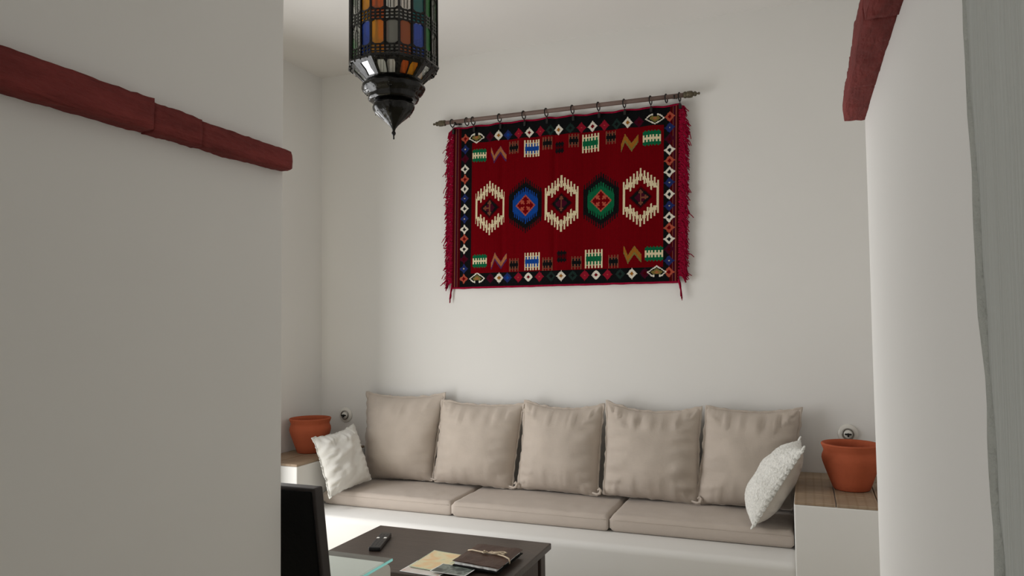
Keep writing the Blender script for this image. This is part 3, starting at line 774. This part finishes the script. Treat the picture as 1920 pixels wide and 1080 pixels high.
# embossed rivets on collar and bulb
bm = bmesh.new()
def rivet(bm, r, z, a, s):
    p = Vector((r*math.cos(a), r*math.sin(a), z)); ret = bmesh.ops.create_icosphere(bm, subdivisions=1, radius=s, matrix=Matrix.Translation(p))
for k in range(12):
    a = ca+2*PI*(k+0.5)/12
    for da, dz in ((0, 0), (0.07, 0.008), (-0.07, 0.008), (0, 0.016)): rivet(bm, 0.1045+dz*0.95, 0.177+dz, a+da, 0.0030)
for k in range(8):
    a = ca+2*PI*(k+0.5)/8
    for da, dz in ((0, 0), (0.12, 0.006), (-0.12, 0.006), (0, 0.013), (0, -0.02)): rivet(bm, 0.0805 if dz > -0.01 else 0.073, 0.122+dz, a+da, 0.0024)
obj('rivets', bm, M['lantern'], lan, smooth=True, kind='stuff')
ZT0, ZT1 = 0.220, 0.283
RT0 = 0.110
def facet_frame(k, r0, z0, r1, z1):
    """returns function (s in -1..1 across, t in 0..1 up, n outward offset) -> local point on the k-th facet"""
    a0, a1 = ca+2*PI*k/NF, ca+2*PI*(k+1)/NF
    A, B = Vector((r0*math.cos(a0), r0*math.sin(a0), z0)), Vector((r0*math.cos(a1), r0*math.sin(a1), z0))
    C_, D = Vector((r1*math.cos(a0), r1*math.sin(a0), z1)), Vector((r1*math.cos(a1), r1*math.sin(a1), z1))
    nrm = (B-A).cross(C_-A).normalized()
    am = (a0+a1)/2
    if nrm.x*math.cos(am)+nrm.y*math.sin(am) < 0: nrm = -nrm
    def F(s, t, n=0.0):
        q = (s+1)/2
        return (A*(1-q)+B*q)*(1-t)+(C_*(1-q)+D*q)*t+nrm*n
    return F
def plate_with_hole(bm, F, s0, s1, t0, t1, hole, n0=0.0):
    """quad strip between a rectangle and an inner polygon (list of (s,t))"""
    m_ = len(hole); cs = (s0+s1)/2; ct = (t0+t1)/2; outer = []
    for (s, t) in hole:
        ds, dt = s-cs, t-ct
        k = min(((s1-cs)/abs(ds)) if abs(ds) > 1e-9 else 1e9, ((t1-ct)/abs(dt)) if abs(dt) > 1e-9 else 1e9)
        outer.append((cs+ds*k, ct+dt*k))
    vi = [bm.verts.new(F(s, t, n0)) for s, t in hole]; vo = [bm.verts.new(F(s, t, n0)) for s, t in outer]
    vi2 = [bm.verts.new(F(s, t, n0-0.003)) for s, t in hole]
    for i in range(m_):
        j = (i+1) % m_
        # insert rectangle corners
        (sa, ta), (sb, tb) = outer[i], outer[j]
        if abs(sa-sb) > 1e-6 and abs(ta-tb) > 1e-6:
            cx = sa if abs(abs(sa-cs)-(s1-cs)) < 1e-6 else sb; cy = ta if abs(abs(ta-ct)-(t1-ct)) < 1e-6 else tb
            vc = bm.verts.new(F(cx, cy, n0)); bm.faces.new((vo[i], vc, vo[j], vi[j], vi[i]))
        else: bm.faces.new((vo[i], vo[j], vi[j], vi[i]))
        bm.faces.new((vi[i], vi[j], vi2[j], vi2[i]))
BH = 0.54; ZB0, ZB1 = ZT1, ZT1+BH; NR = 4
def lozenge(cs, ct, hs, ht, cut=0.45, cutt=0.2):
    """elongated octagon"""
    return [(cs-hs*(1-cut), ct-ht), (cs+hs*(1-cut), ct-ht), (cs+hs, ct-ht*(1-cutt)), (cs+hs, ct+ht*(1-cutt)), (cs+hs*(1-cut), ct+ht), (cs-hs*(1-cut), ct+ht), (cs-hs, ct+ht*(1-cutt)), (cs-hs, ct-ht*(1-cutt))]
frame_bm = bmesh.new()
body_cols = {0: [('orange', 'blue'), ('clear', 'teal')], 1: [('green', 'clear'), ('green', 'clear')], -1: [('amber', 'grey'), ('orange', 'clear')], -2: [('clear', 'blue'), ('clear', 'amber')], -3: [('green', 'green'), ('green', 'green')],
    2: [('clear', 'clear'), ('green', 'clear')], 3: [('clear', 'amber'), ('clear', 'clear')], 4: [('clear', 'clear'), ('teal', 'clear')], 5: [('clear', 'clear'), ('orange', 'clear')], 6: [('clear', 'green'), ('clear', 'clear')]}
def pane_obj(F, poly, n, g):
    bm = bmesh.new(); a = [bm.verts.new(F(s, t, n)) for s, t in poly]; b_ = [bm.verts.new(F(s, t, n-0.0015)) for s, t in poly]
    bm.faces.new(a); bm.faces.new(b_[::-1])
    for i in range(len(a)): bm.faces.new((a[i], b_[i], b_[(i+1) % len(a)], a[(i+1) % len(a)]))
    bmesh.ops.recalc_face_normals(bm, faces=bm.faces)
    obj('pane', bm, G[g], lan, label='%s glass pane' % g)
for k in range(-3, 7):
    F = facet_frame(k, RL, ZB0, RL, ZB1)
    cols = body_cols[k]
    for rw in range(NR):
        pitch_t = 1.0/NR; tb = rw*pitch_t
        for c2 in (0, 1):
            cs = -0.5 if c2 == 0 else 0.5
            s0, s1 = cs-0.5, cs+0.5
            wide = 0.40; fz = 0.072; nrow = 3
            # main opening
            plate_with_hole(frame_bm, F, s0, s1, tb+fz, tb+pitch_t, lozenge(cs, tb+fz+(pitch_t-fz)/2, wide, 0.084, 0.5, 0.16))
            # filigree strip with small windows
            for q in range(3):
                for w_ in range(nrow):
                    sa, sb = s0+q/3, s0+(q+1)/3; ta, tb2 = tb+fz*w_/nrow, tb+fz*(w_+1)/nrow
                    plate_with_hole(frame_bm, F, sa, sb, ta, tb2, lozenge((sa+sb)/2, (ta+tb2)/2, 0.105, 0.0075))
            if cols[rw % 2][c2] == 'clear':      # wire filigree over the plain panes
                hh = tb+fz; ht = pitch_t-fz
                for (sa, ta, sb, tb2) in ((cs-0.10, 0.05, cs-0.10, 0.62), (cs+0.14, 0.05, cs+0.14, 0.62), (cs-0.10, 0.62, cs+0.02, 0.78), (cs+0.14, 0.62, cs+0.02, 0.78), (cs-0.34, 0.80, cs-0.10, 0.98), (cs+0.34, 0.80, cs+0.14, 0.98), (cs+0.02, 0.78, cs+0.02, 0.98)):
                    tube(frame_bm, [F(sa, hh+ht*ta, -0.0008), F(sb, hh+ht*tb2, -0.0008)], 0.0017, 4)
            pane_obj(F, [(s0+0.05, tb+0.006), (s1-0.05, tb+0.006), (s1-0.05, tb+pitch_t-0.006), (s0+0.05, tb+pitch_t-0.006)], -0.0035, cols[rw % 2][c2])
bmesh.ops.recalc_face_normals(frame_bm, faces=frame_bm.faces)
obj('pierced_shell', frame_bm, M['lantern'], lan)
# vertical ribs, rings
bm = bmesh.new()
for k in range(NF):
    a = ca+2*PI*k/NF; p = Vector((RL*math.cos(a), RL*math.sin(a), 0))
    tube(bm, [p+Vector((0, 0, ZB0)), p+Vector((0, 0, ZB1))], 0.0042, 6)
    am = ca+2*PI*(k+0.5)/NF; rm = RL*math.cos(PI/NF)+0.0015; q = Vector((rm*math.cos(am), rm*math.sin(am), 0))
    tube(bm, [q+Vector((0, 0, ZB0)), q+Vector((0, 0, ZB1))], 0.0024, 5)
obj('ribs', bm, M['lantern'], lan)
for z, rad in ((ZB0, 0.006), (ZB1, 0.006)):
    bm = bmesh.new(); tube(bm, [(RL*1.008*math.cos(ca+2*PI*k/NF), RL*1.008*math.sin(ca+2*PI*k/NF), z) for k in range(NF)], rad, 6, closed=True)
    obj('rim_band', bm, M['lantern'], lan)
# lower tapering skirt with small panes
sk = bmesh.new(); low = {0: ('orange', 'amber'), -1: ('clear', 'clear'), -2: ('mirror',), 1: ('clear',), -3: ('clear',)}
for k in range(-3, 7):
    F = facet_frame(k, RT0, ZT0, RL, ZT1)
    ps = low.get(k, ('clear', 'clear'))
    if len(ps) == 1:
        plate_with_hole(sk, F, -1, 1, 0, 1, [(-0.50, 0.16), (0.50, 0.16), (0.36, 0.45), (0.42, 0.78), (-0.42, 0.78), (-0.36, 0.45)])
        pane_obj(F, [(-0.6, 0.1), (0.6, 0.1), (0.6, 0.86), (-0.6, 0.86)], -0.004, ps[0])
        continue
    for c2 in (0, 1):
        cs = -0.5 if c2 == 0 else 0.5
        e = 0.10 if c2 else -0.10; cq = cs-e
        plate_with_hole(sk, F, cs-0.5, cs+0.5, 0, 1, [(cq-0.34, 0.16), (cq+0.34, 0.16), (cq+0.34, 0.62), (cq+0.24, 0.76), (cq-0.24, 0.76), (cq-0.34, 0.62)])
        pane_obj(F, [(cs-0.45, 0.08), (cs+0.45, 0.08), (cs+0.45, 0.86), (cs-0.45, 0.86)], -0.004, ps[c2])
bmesh.ops.recalc_face_normals(sk, faces=sk.faces)
obj('skirt', sk, M['lantern'], lan)
bm = bmesh.new()
for k in range(NF*3):                       # scalloped lace edge under the lower ring
    a = ca+2*PI*(k+0.5)/(NF*3); rivet(bm, 0.1705, ZT1-0.006, a, 0.0042)
obj('scalloped_edge', bm, M['lantern'], lan, kind='stuff')
dome = [(RL+0.004, ZB1), (0.160, ZB1+0.012), (0.150, ZB1+0.03), (0.128, ZB1+0.07), (0.090, ZB1+0.10), (0.05, ZB1+0.12), (0.03, ZB1+0.13), (0.018, ZB1+0.14), (0.012, ZB1+0.15)]
obj('dome', gore_lathe(dome, 12, 0.03), M['lantern'], lan, smooth=True)
bm = bmesh.new(); top = CEIL-LZ
obj('ceiling_rose', lathe(bmesh.new(), [(0, top-0.03), (0.02, top-0.028), (0.045, top-0.006), (0.047, top-0.0005), (0, top-0.0005)], 24), M['lantern'], lan, smooth=True)
tube(bm, [(0, 0, ZB1+0.145), (0, 0, top-0.02)], 0.004, 8)
obj('hanging_stem', bm, M['lantern'], lan, smooth=True)

# ------------------------------------------------------------ coffee table
CX0, CX1, CY0, CY1, CZ = -1.995, -1.096, 2.625, 3.212, 0.455
ct = thing('coffee_table', ((CX0+CX1)/2, (CY0+CY1)/2, 0), 'dark walnut coffee table in front of the bench', 'coffee table')
def L(bm): return loc_(bm, ct)
fr = 0.065
obj('table_top', L(mkbox(CX0, CX1, CY0, CY1, CZ-0.028, CZ, bev=0.004)), M['dark'], ct)
ins = 0.022
for x in (CX0+ins, CX1-ins-0.06):
    for y in (CY0+ins, CY1-ins-0.06):
        obj('leg', L(mkbox(x, x+0.06, y, y+0.06, 0, CZ-0.028, bev=0.004)), M['darkend'], ct)
az0, az1 = CZ-0.19, CZ-0.028
for (x0, x1, y0, y1) in ((CX0+ins+0.012, CX0+ins+0.032, CY0+ins+0.06, CY1-ins-0.06), (CX1-ins-0.034, CX1-ins-0.014, CY0+ins+0.06, CY1-ins-0.06), (CX0+ins+0.06, CX1-ins-0.06, CY0+ins+0.012, CY0+ins+0.032), (CX0+ins+0.06, CX1-ins-0.06, CY1-ins-0.032, CY1-ins-0.012)):
    obj('apron', L(mkbox(x0, x1, y0, y1, az0, az1, bev=0.002)), M['darkend'], ct)
# raised drawer front on the right end, leaving a shadow gap beside the corner post
d = obj('drawer', L(mkbox(CX1-ins-0.016, CX1-ins-0.001, CY0+ins+0.085, CY1-ins-0.095, az0+0.014, az1-0.012, bev=0.003)), M['darkend'], ct)
obj('knob', L(lathe(bmesh.new(), [(0, -0.008), (0.006, -0.008), (0.006, 0.002), (0.013, 0.010), (0.011, 0.018), (0, 0.020)], 16, cx=CX1-ins+0.004, cy=(CY0+CY1)/2, cz=az0+0.07)), M['iron'], d, smooth=True)
obj('lower_shelf', L(mkbox(CX0+ins+0.01, CX1-ins-0.01, CY0+ins+0.01, CY1-ins-0.01, 0.10, 0.12, bev=0.003)), M['dark'], ct)

# remote control
rz = math.atan2(3.065-2.815, -1.868+1.786)-PI/2
rem = thing('remote_control', (-1.826, 2.940, CZ+0.0005), 'black television remote control lying on the dark coffee table', 'remote'); rem.rotation_euler = (0, 0, rz)
bm = mkbox(-0.026, 0.026, -0.115, 0.115, 0.0, 0.016, bev=0.005, seg=3)
for v in bm.verts:
    if v.co.z > 0.009: v.co.z += 0.003*abs(v.co.y)/0.115
obj('body', bm, M['plastic'], rem, smooth=False)
for i in range(3):
    for j in range(9):
        if j == 5 and i != 1: continue
        obj('button', mkbox(-0.0055+(i-1)*0.015, 0.0055+(i-1)*0.015, -0.09+j*0.0205-0.005, -0.09+j*0.0205+0.005, 0.014, 0.0195, bev=0.0015, seg=1), M['rubber'], rem)
for i in (-1, 1):
    obj('button', mkbox(i*0.0165-0.007, i*0.0165+0.007, 0.020, 0.034, 0.014, 0.0205, bev=0.002, seg=1), M['button'], rem, label='white round-edged button')

# leaflets
def leaflet_mat(name, cols, scale, band=None):
    m = bpy.data.materials.new(name); m.use_nodes = True; nt = m.node_tree; b = nt.nodes['Principled BSDF']; b.inputs['Roughness'].default_value = 0.35
    tc = nt.nodes.new('ShaderNodeTexCoord'); n = nt.nodes.new('ShaderNodeTexNoise'); n.inputs['Scale'].default_value = scale; n.inputs['Detail'].default_value = 3; n.inputs['Distortion'].default_value = 0.6
    nt.links.new(tc.outputs['Object'], n.inputs['Vector'])
    rp = nt.nodes.new('ShaderNodeValToRGB'); rp.color_ramp.interpolation = 'EASE'
    rp.color_ramp.elements[0].position = 0.3; rp.color_ramp.elements[1].position = 0.7
    rp.color_ramp.elements[0].color = srgb(*cols[0]); rp.color_ramp.elements[1].color = srgb(*cols[-1])
    for i, c_ in enumerate(cols[1:-1]):
        e = rp.color_ramp.elements.new(0.3+0.4*(i+1)/(len(cols)-1)); e.color = srgb(*c_)
    nt.links.new(n.outputs['Fac'], rp.inputs[0]); nt.links.new(rp.outputs[0], b.inputs['Base Color'])
    return m
def quad_sheet(name, pts, z, th, m, label, cat='leaflet', curl=0.0, group=None, border=None):
    c = sum((Vector((p[0], p[1], 0)) for p in pts), Vector())/4
    root = thing(name, (c.x, c.y, z), label, cat, group)
    def sheet(ins, z0, t_):
        bm = bmesh.new(); n = 12; A, B, C_, D = [Vector((p[0], p[1], 0))-c for p in pts]; V = {}
        for i in range(n+1):
            for j in range(n+1):
                s = ins+(1-2*ins)*i/n; t = ins+(1-2*ins)*j/n
                p = (A*(1-s)+B*s)*(1-t)+(D*(1-s)+C_*s)*t
                p.z = z0+curl*((2*s-1)**4+(2*t-1)**4)*0.5
                V[i, j] = bm.verts.new(p)
        for i in range(n):
            for j in range(n): bm.faces.new((V[i, j], V[i+1, j], V[i+1, j+1], V[i, j+1]))
        bmesh.ops.recalc_face_normals(bm, faces=bm.faces)
        bm.normal_update()
        if bm.faces[0].normal.z < 0: bmesh.ops.reverse_faces(bm, faces=bm.faces)
        r_ = bmesh.ops.extrude_face_region(bm, geom=bm.faces[:])
        for v in r_['geom']:
            if isinstance(v, bmesh.types.BMVert): v.co.z += t_
        bmesh.ops.recalc_face_normals(bm, faces=bm.faces)
        return bm
    obj('sheet', sheet(0, 0, th), border or M['paper'], root)
    obj('printed_face', sheet(0.025, th, 0.0004), m, root)
    return root
map_m = leaflet_mat('printed_map', [(176, 190, 160), (222, 210, 168), (226, 190, 140), (228, 214, 178)], 9)
pink_m = leaflet_mat('printed_pinkish', [(200, 160, 146), (204, 198, 190), (214, 206, 200)], 12)
teal_m = leaflet_mat('printed_dark_green', [(44, 54, 50), (62, 72, 66), (120, 130, 122), (52, 62, 56)], 26)
edge_m = mat('pale_green_paper', srgb(196, 206, 178), 0.6, var=0.05)
quad_sheet('folded_leaflet', [(-1.550, 2.640), (-1.370, 2.632), (-1.365, 2.770), (-1.545, 2.780)], CZ+0.0005, 0.002, pink_m, 'pinkish-grey leaflet under the map at the near edge of the coffee table', curl=0.001)
quad_sheet('folded_map', [(-1.535, 2.690), (-1.325, 2.670), (-1.330, 2.890), (-1.535, 2.912)], CZ+0.0038, 0.003, map_m, 'folded tourist map in green and orange lying left of the leather folder', 'map', curl=0.003, border=edge_m)
quad_sheet('picture_leaflet', [(-1.420, 2.655), (-1.262, 2.645), (-1.255, 2.748), (-1.412, 2.752)], CZ+0.0108, 0.0016, teal_m, 'dark green picture leaflet sticking out in front of the leather folder', curl=0.001)

# leather folder with cord
fd = thing('leather_folder', (-1.250, 2.865, CZ+0.0135), 'brown leather folder tied with a pale cord, on the right of the coffee table', 'folder')
def slab(pts, z0, z1, sag=0.0, n=16, seed=0.0):
    bm = bmesh.new(); V = {}
    A, B, C_, D = [Vector((p[0], p[1], 0))-Vector((fd.location.x, fd.location.y, 0)) for p in pts]
    for k, zz in enumerate((z0, z1)):
        for i in range(n+1):
            for j in range(n+1):
                s, t = i/n, j/n; p = (A*(1-s)+B*s)*(1-t)+(D*(1-s)+C_*s)*t
                e = noise.noise(Vector((s*4+seed, t*4, 0)))*0.003
                p.x += noise.noise(Vector((seed, t*8, 1)))*0.003*(abs(2*s-1)); p.y += noise.noise(Vector((s*8, seed, 2)))*0.003*abs(2*t-1)
                p.z = zz+(e if k else 0)-sag*max(0, abs(2*s-1)-0.75)*4*0.3*(1 if k else 0)
                V[k, i, j] = bm.verts.new(p)
    for k in (0, 1):
        for i in range(n):
            for j in range(n):
                q = (V[k, i, j], V[k, i+1, j], V[k, i+1, j+1], V[k, i, j+1]); bm.faces.new(q if k else q[::-1])
    rim = [(i, 0) for i in range(n)]+[(n, j) for j in range(n)]+[(i, n) for i in range(n, 0, -1)]+[(0, j) for j in range(n, 0, -1)]
    for a, b_ in zip(rim, rim[1:]+rim[:1]): bm.faces.new((V[0, a[0], a[1]], V[0, b_[0], b_[1]], V[1, b_[0], b_[1]], V[1, a[0], a[1]]))
    bmesh.ops.recalc_face_normals(bm, faces=bm.faces); return bm
q = [(-1.368, 2.752), (-1.148, 2.720), (-1.148, 2.985), (-1.362, 2.995)]
obj('back_cover', slab([(-1.362, 2.742), (-1.150, 2.712), (-1.146, 2.98), (-1.358, 2.985)], 0.0, 0.004, seed=4), M['leather_black'], fd, smooth=False, label='black back cover')
obj('papers', slab([(-1.358, 2.752), (-1.160, 2.725), (-1.156, 2.97), (-1.352, 2.975)], 0.004, 0.014, seed=8), M['paper'], fd, label='white sheets inside')
obj('front_cover', slab(q, 0.015, 0.019, sag=0.01, seed=2), M['leather_brown'], fd, smooth=False)
bm = bmesh.new()
zc = 0.0235
pts = [(-0.119, 0.035, 0.006), (-0.112, 0.03, 0.018), (-0.09, 0.022, zc), (-0.05, 0.012, zc), (-0.02, 0.006, zc), (0.0, 0.0, zc+0.003), (0.03, 0.004, zc), (0.07, -0.012, zc), (0.098, -0.03, zc-0.001), (0.104, -0.036, 0.012), (0.103, -0.036, 0.004)]
tube(bm, pts, 0.0032, 8)
def cord(pts_): tube(bm, pts_, 0.003, 7)
cord([(-0.03+0.012*k, 0.006+0.007*math.sin(k*2.2), zc+0.004+0.003*math.cos(k*2.2)) for k in range(9)])
cord([(0.0, 0.002, zc+0.004), (0.025, 0.022, zc+0.003), (0.05, 0.034, zc+0.002), (0.066, 0.026, zc+0.002), (0.05, 0.010, zc+0.003), (0.02, 0.0, zc+0.005)])
cord([(-0.01, 0.0, zc+0.005), (-0.025, -0.008, zc+0.003), (-0.035, 0.0, zc+0.003), (-0.02, 0.008, zc+0.006)])
obj('cord', bm, M['cordmat'], fd, smooth=True, label='pale twisted cord tied in a bow')

# ------------------------------------------------------------ glass desk with white panels
GX0, GX1, GY0, GY1, GZ = -2.10, -1.368, 1.90, 2.285, 0.632
gd = thing('glass_desk', ((GX0+GX1)/2, (GY0+GY1)/2, 0), 'glass-topped desk with white rounded panels beside the black chair', 'desk')
def LG(bm): return loc_(bm, gd)
g_ = mkbox(GX0, GX1, GY0, GY1, GZ-0.010, GZ, bev=0.0015, seg=1)
go = obj('glass_top', LG(g_), G['table'], gd)
go.data.materials.append(G['edge'])
for p_ in go.data.polygons:
    if abs(p_.normal.x) > 0.5: p_.material_index = 1
def rounded_panel(x0, x1, y0, y1, z0, z1, R):
    """upright panel in the yz plane with a rounded far top corner"""
    bm = bmesh.new(); prof = [(y0, z0), (y1, z0)]
    for k in range(9): a = PI/2*k/8; prof.append((y1-R+R*math.cos(a), z1-R+R*math.sin(a)))
    prof.append((y0, z1))
    A = [bm.verts.new((x0, y, z)) for y, z in prof]; B = [bm.verts.new((x1, y, z)) for y, z in prof]
    bm.faces.new(A); bm.faces.new(B[::-1])
    for i in range(len(A)): bm.faces.new((A[i], B[i], B[(i+1) % len(A)], A[(i+1) % len(A)]))
    bmesh.ops.recalc_face_normals(bm, faces=bm.faces); return bm
zt = GZ-0.0105
obj('side_panel', LG(rounded_panel(GX1-0.024, GX1-0.003, GY1-0.165, GY1-0.012, 0, zt, 0.03)), M['lacquer'], gd)
obj('side_panel', LG(rounded_panel(GX0+0.003, GX0+0.024, GY1-0.33, GY1-0.012, 0, zt, 0.03)), M['lacquer'], gd)
obj('desk_top', LG(mkbox(GX0+0.0245, GX1-0.0245, GY0+0.01, GY1-0.018, zt-0.03, zt, bev=0.003)), M['lacquer'], gd)

# ------------------------------------------------------------ black chair
ch = thing('dining_chair', (-1.48, 1.92, 0), 'black high-backed chair pushed up to the glass desk', 'chair')
def LC(bm): return loc_(bm, ch)
X0c, X1c = -1.700, -1.263
def lean_y(z): return 1.776-(z-0.45)*0.140
def sheared(x0, x1, d0, d1, z0, z1, bev=0.004, taper=0.0):
    bm = mkbox(x0, x1, d0, d1, z0, z1, bev=bev)
    for v in bm.verts:
        v.co.y += lean_y(v.co.z)
        v.co.x += (v.co.x-(X0c+X1c)/2)*taper*(1.0-v.co.z)
    return bm
obj('backrest', LC(sheared(X0c, X1c, -0.002, 0.036, 0.47, 1.004, taper=0.06)), M['chairwood'], ch)
obj('back_panel', LC(sheared(X0c+0.012, X1c-0.010, -0.006, 0.002, 0.49, 0.994, bev=0.003, taper=0.06)), M['leather_black'], ch, label='black leather back panel')
obj('seat', LC(mkbox(X0c+0.005, X1c-0.005, 1.776, 2.105, 0.41, 0.47, bev=0.015, seg=3)), M['leather_black'], ch)
for x in (X0c+0.005, X1c-0.045):
    obj('leg', LC(mkbox(x, x+0.04, 1.780, 1.820, 0, 0.42, bev=0.003)), M['chairwood'], ch)
    obj('leg', LC(mkbox(x, x+0.04, 2.06, 2.10, 0, 0.42, bev=0.003)), M['chairwood'], ch)
    obj('stretcher', LC(mkbox(x+0.01, x+0.03, 1.819, 2.061, 0.16, 0.19, bev=0.003)), M['chairwood'], ch)

# ------------------------------------------------------------ grey curtain close on the right
cu = thing('curtain', (0.1, 0.2, 0.02), 'grey crinkled gauze curtain hanging at the right edge of the photo', 'curtain')
CE = 0.498
def edge_y(z): return (z-1.45)*0.082
def curtain():
    bm = bmesh.new(); ny, nz = 150, 90; V = {}
    y0, y1, z0, z1 = -0.55, CE, 0.02, 2.45
    for i in range(ny+1):
        for j in range(nz+1):
            q = i/ny; z = z0+(z1-z0)*j/nz
            y = y0+(y1-y0)*q+edge_y(z)*q
            if q > 0.9: y += (noise.noise(Vector((0.7, 0, z*5)))*0.006+noise.noise(Vector((3.7, 0, z*16)))*0.0035)*(q-0.9)/0.1
            x = 0.1+0.003*math.sin(y*20+0.3*math.sin(z*2))*(1 if q < 0.9 else 0.6)+0.0018*noise.noise(Vector((y*40, z*1.2, 0)))+0.0009*noise.noise(Vector((y*160, z*3.0, 5)))
            V[i, j] = bm.verts.new(Vector((x, y, z))-cu.location)
    for i in range(ny):
        for j in range(nz): bm.faces.new((V[i, j], V[i+1, j], V[i+1, j+1], V[i, j+1]))
    bmesh.ops.recalc_face_normals(bm, faces=bm.faces)
    return bm
o = obj('gauze_panel', curtain(), M['curtain'], cu, smooth=True)
md = o.modifiers.new('thickness', 'SOLIDIFY'); md.thickness = 0.0015
bm = bmesh.new()
pts = []
for j in range(140):
    z = 0.03+2.41*j/139
    y = CE+edge_y(z)+noise.noise(Vector((0.7, 0, z*5)))*0.006+noise.noise(Vector((3.7, 0, z*16)))*0.0035
    pts.append(Vector((0.1+0.0024*math.sin(CE*20+0.3*math.sin(z*2))+0.002*noise.noise(Vector((1, z*9, 2))), y+0.0015*noise.noise(Vector((8, z*30, 2))), z))-cu.location)
tube(bm, pts, lambda q: 0.0042+0.0016*noise.noise(Vector((q*60, 1, 1))), 8)
obj('hem', bm, M['hem'], cu, smooth=True, label='frayed pale hem')
cr = thing('curtain_rail', (0.1, 0.0, 2.46), 'slim metal rail carrying the grey curtain', 'rail')
bm = bmesh.new(); tube(bm, [(0, -0.6, 0), (0, 0.56, 0)], 0.009, 10); obj('rail', bm, M['iron'], cr, smooth=True)
for y in (-0.58, 0.545):
    bm = bmesh.new(); tube(bm, [(0, y, 0), (0.03, y, 0)], 0.006, 8); obj('bracket', bm, M['iron'], cr, smooth=True)
